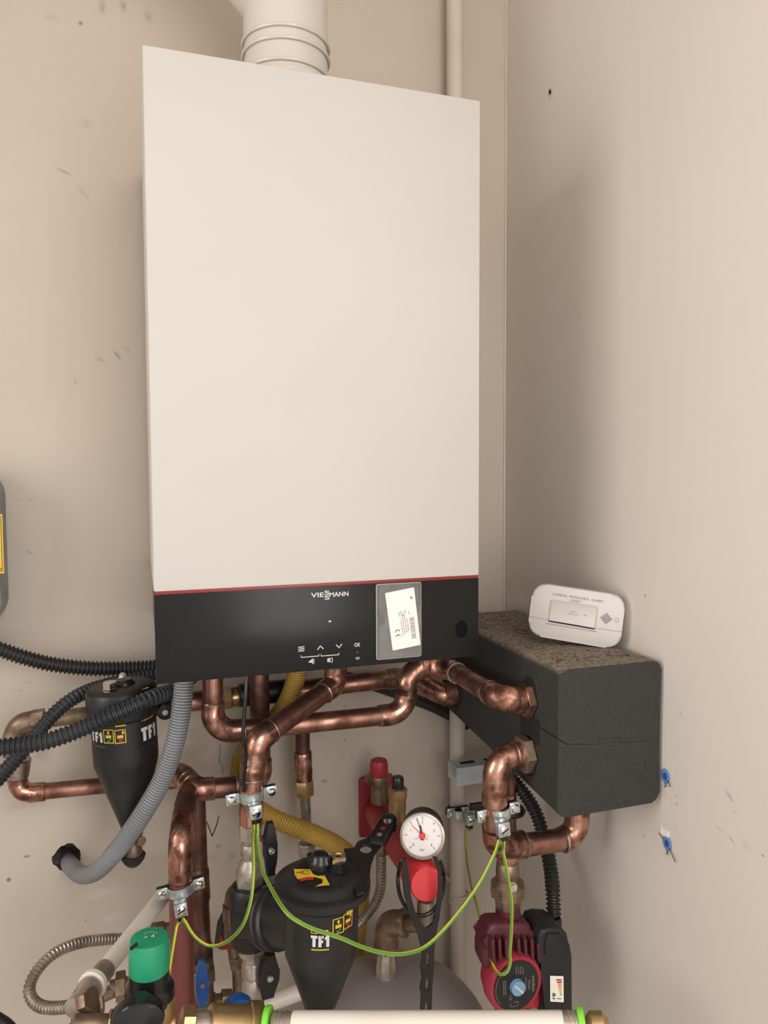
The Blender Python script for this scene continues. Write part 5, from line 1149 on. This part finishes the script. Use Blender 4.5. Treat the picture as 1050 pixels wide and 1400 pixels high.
# white curved pipe behind the front filter base
tag(obj('plastic_pipe', sweep(B(), spline([P(345, 1378, -.12), P(375, 1368, -.12), P(410, 1356, -.12), P(440, 1342, -.13)], .008), .0125, 20), M['plastic_pipe']), 'white curved plastic pipe between the lower valve and the front filter base', 'pipe')
# horizontal white pipe right across the bottom, lime rings at both ends
hp = thing('plastic_pipe', 'horizontal white plastic pipe along the bottom edge with lime green rings', 'pipe', P(590, 1400, -.40))
def HPt(x, y=1402.5): return P(x, y, -.400 - .155 * (x - 365) / 470)
rH = .0152
def hcyl(x0, x1, r_, name, mt, ch=.001, **k): bm = B(); cyl(bm, HPt(x0), HPt(x1), r_, 28, ch=ch); return obj(name, bm, mt, hp, **k)
def hy(x): return 1384.5 - .003 * (x - 400) + rH * S(x, 1400, HPt(x).y)
_H = HPt
def HPt(x, y=None): return _H(x, hy2(x))
def hy2(x): return 1384.3 + rH * FPX / ((_H(x) - CPOS).dot(CF))
hcyl(400, 771, rH, 'pipe', M['plastic_pipe'])
hcyl(372, 402, rH * .93, 'press_sleeve', M['nickel']); hcyl(769, 800, rH * .99, 'press_sleeve', M['nickel'])
for x in (377, 384, 391, 778, 785): bm = B(); torus(bm, HPt(x), HPt(800) - HPt(400), rH * .95, .0011, 26, 6); obj('press_groove', bm, M['nickel'], hp)
hcyl(362, 370, rH * 1.35, 'lime_ring', M['lime'], label='lime green plastic ring'); hcyl(790, 799, rH * 1.22, 'lime_ring', M['lime'], label='lime green plastic ring')
hcyl(801, 832, rH * .98, 'brass_end', M['brass'], ch=.006)

# ================================================================== SMALL THINGS ON THE WALLS
for (px, py, lab) in ((910, 1061, 'upper blue wall plug with bent wires, right of the black box'), (912.5, 1153, 'lower blue wall plug with crossed wires on the right wall')):
    q = PX(px, py, WX - .0006)
    t = thing('wall_plug', lab, 'wall plug', q, 'blue wall plugs on the right wall')
    bm = B(); prism(bm, disc_pts(q, Y1, Z1, .0085, .0095, 24), -X1 * .0006, .0002); obj('collar', bm, M['plug'], t)
    bm = B(); prism(bm, disc_pts(q - X1 * .0006, Y1, Z1, .0042, .0048, 18), -X1 * .0004, .0002); obj('core', bm, M['plug_d'], t)
    bm = B(); k_ = 1 if py < 1100 else 0
    sweep(bm, [q + V((-.002, -.006, -.003)), q + V((-.004, -.014 - .006 * (1 - k_), -.008 - .006 * (1 - k_)))], .0007, 6)
    sweep(bm, [q + V((-.002, -.002, -.008)), q + V((-.003, -.004, -.011)), q + V((-.003, -.002, -.013))], .0008, 6)
    if not k_: sweep(bm, [q + V((-.002, .006, .003)), q + V((-.003, .013, .008))], .0006, 6)
    obj('bent_wire', bm, M['print_black'], t)
q = PX(908.5, 1138, WX - .0007); bm = B(); obox(bm, q, Y1, Z1, X1, .0075, .0045, .0005); tag(obj('filler_tab', bm, M['card']), 'small white plastic tab above the lower blue wall plug', 'tab')
# grey canister peeking in at the left edge
gc = thing('grey_canister', 'grey flat canister with a yellow label cut by the left edge', 'canister', P(-60, 862, -.06))
yGc = -.07
cxr = P(8.0, 750, yGc + .055); zt1, zb1 = P(2, 636, yGc).z, P(2, 866, yGc).z; hzc = (zt1 - zb1) / 2; hxc = .11
cc_ = V((cxr.x - hxc, yGc + .03, (zt1 + zb1) / 2))
bm = B(); prism(bm, rrect(cc_ - Y1 * .03, X1, Z1, hxc, hzc, .045, 10), Y1 * .065, .006, 3); cb = obj('shell', bm, M['canister'], gc)
for zz in (P(4, 668, yGc).z, P(4, 828, yGc).z):
    bm = B(); stroke(bm, plane_map(V((cc_.x, yGc - .0003, zz)), X1, Z1), [(-hxc + .02, 0), (hxc - .003, 0)], .0012); obj('moulded_line', bm, M['print_black'], cb)
lz0, lz1 = P(2, 784, yGc).z, P(2, 703, yGc).z; lx1 = P(4.3, 740, yGc).x
bm = B(); box(bm, (lx1 - .12, yGc - .0006, lz0), (lx1, yGc + .0001, lz1)); yl = obj('yellow_label', bm, M['yellow_print'], gc, label='yellow warning label')
bm = B(); fY = plane_map(V((0, yGc - .0009, 0)), X1, Z1); stroke(bm, fY, [(lx1 - .118, lz1 - .003), (lx1 - .002, lz1 - .003), (lx1 - .002, lz0 + .003), (lx1 - .118, lz0 + .003)], .0008); obj('label_border', bm, M['print_black'], yl)
bm = B(); quad(bm, fY, lx1 - .10, lz0 + .005, lx1 - .003, lz0 + .0075); obj('label_stripe', bm, M['red_print'], yl)
bm = B(); box(bm, (cc_.x - .06, cc_.y + .034, cc_.z - .05), (cc_.x + .06, -.001, cc_.z + .05), .002); obj('wall_bracket', bm, M['zinc'], gc)
tag(obj('black_hose_end', sweep(B(), spline([P(-30, 1380, -.2), P(-4, 1394, -.2), P(14, 1408, -.2), P(30, 1440, -.2)], .008), .0085, 16), M['black']), 'black hose end in the bottom left corner of the picture', 'hose')
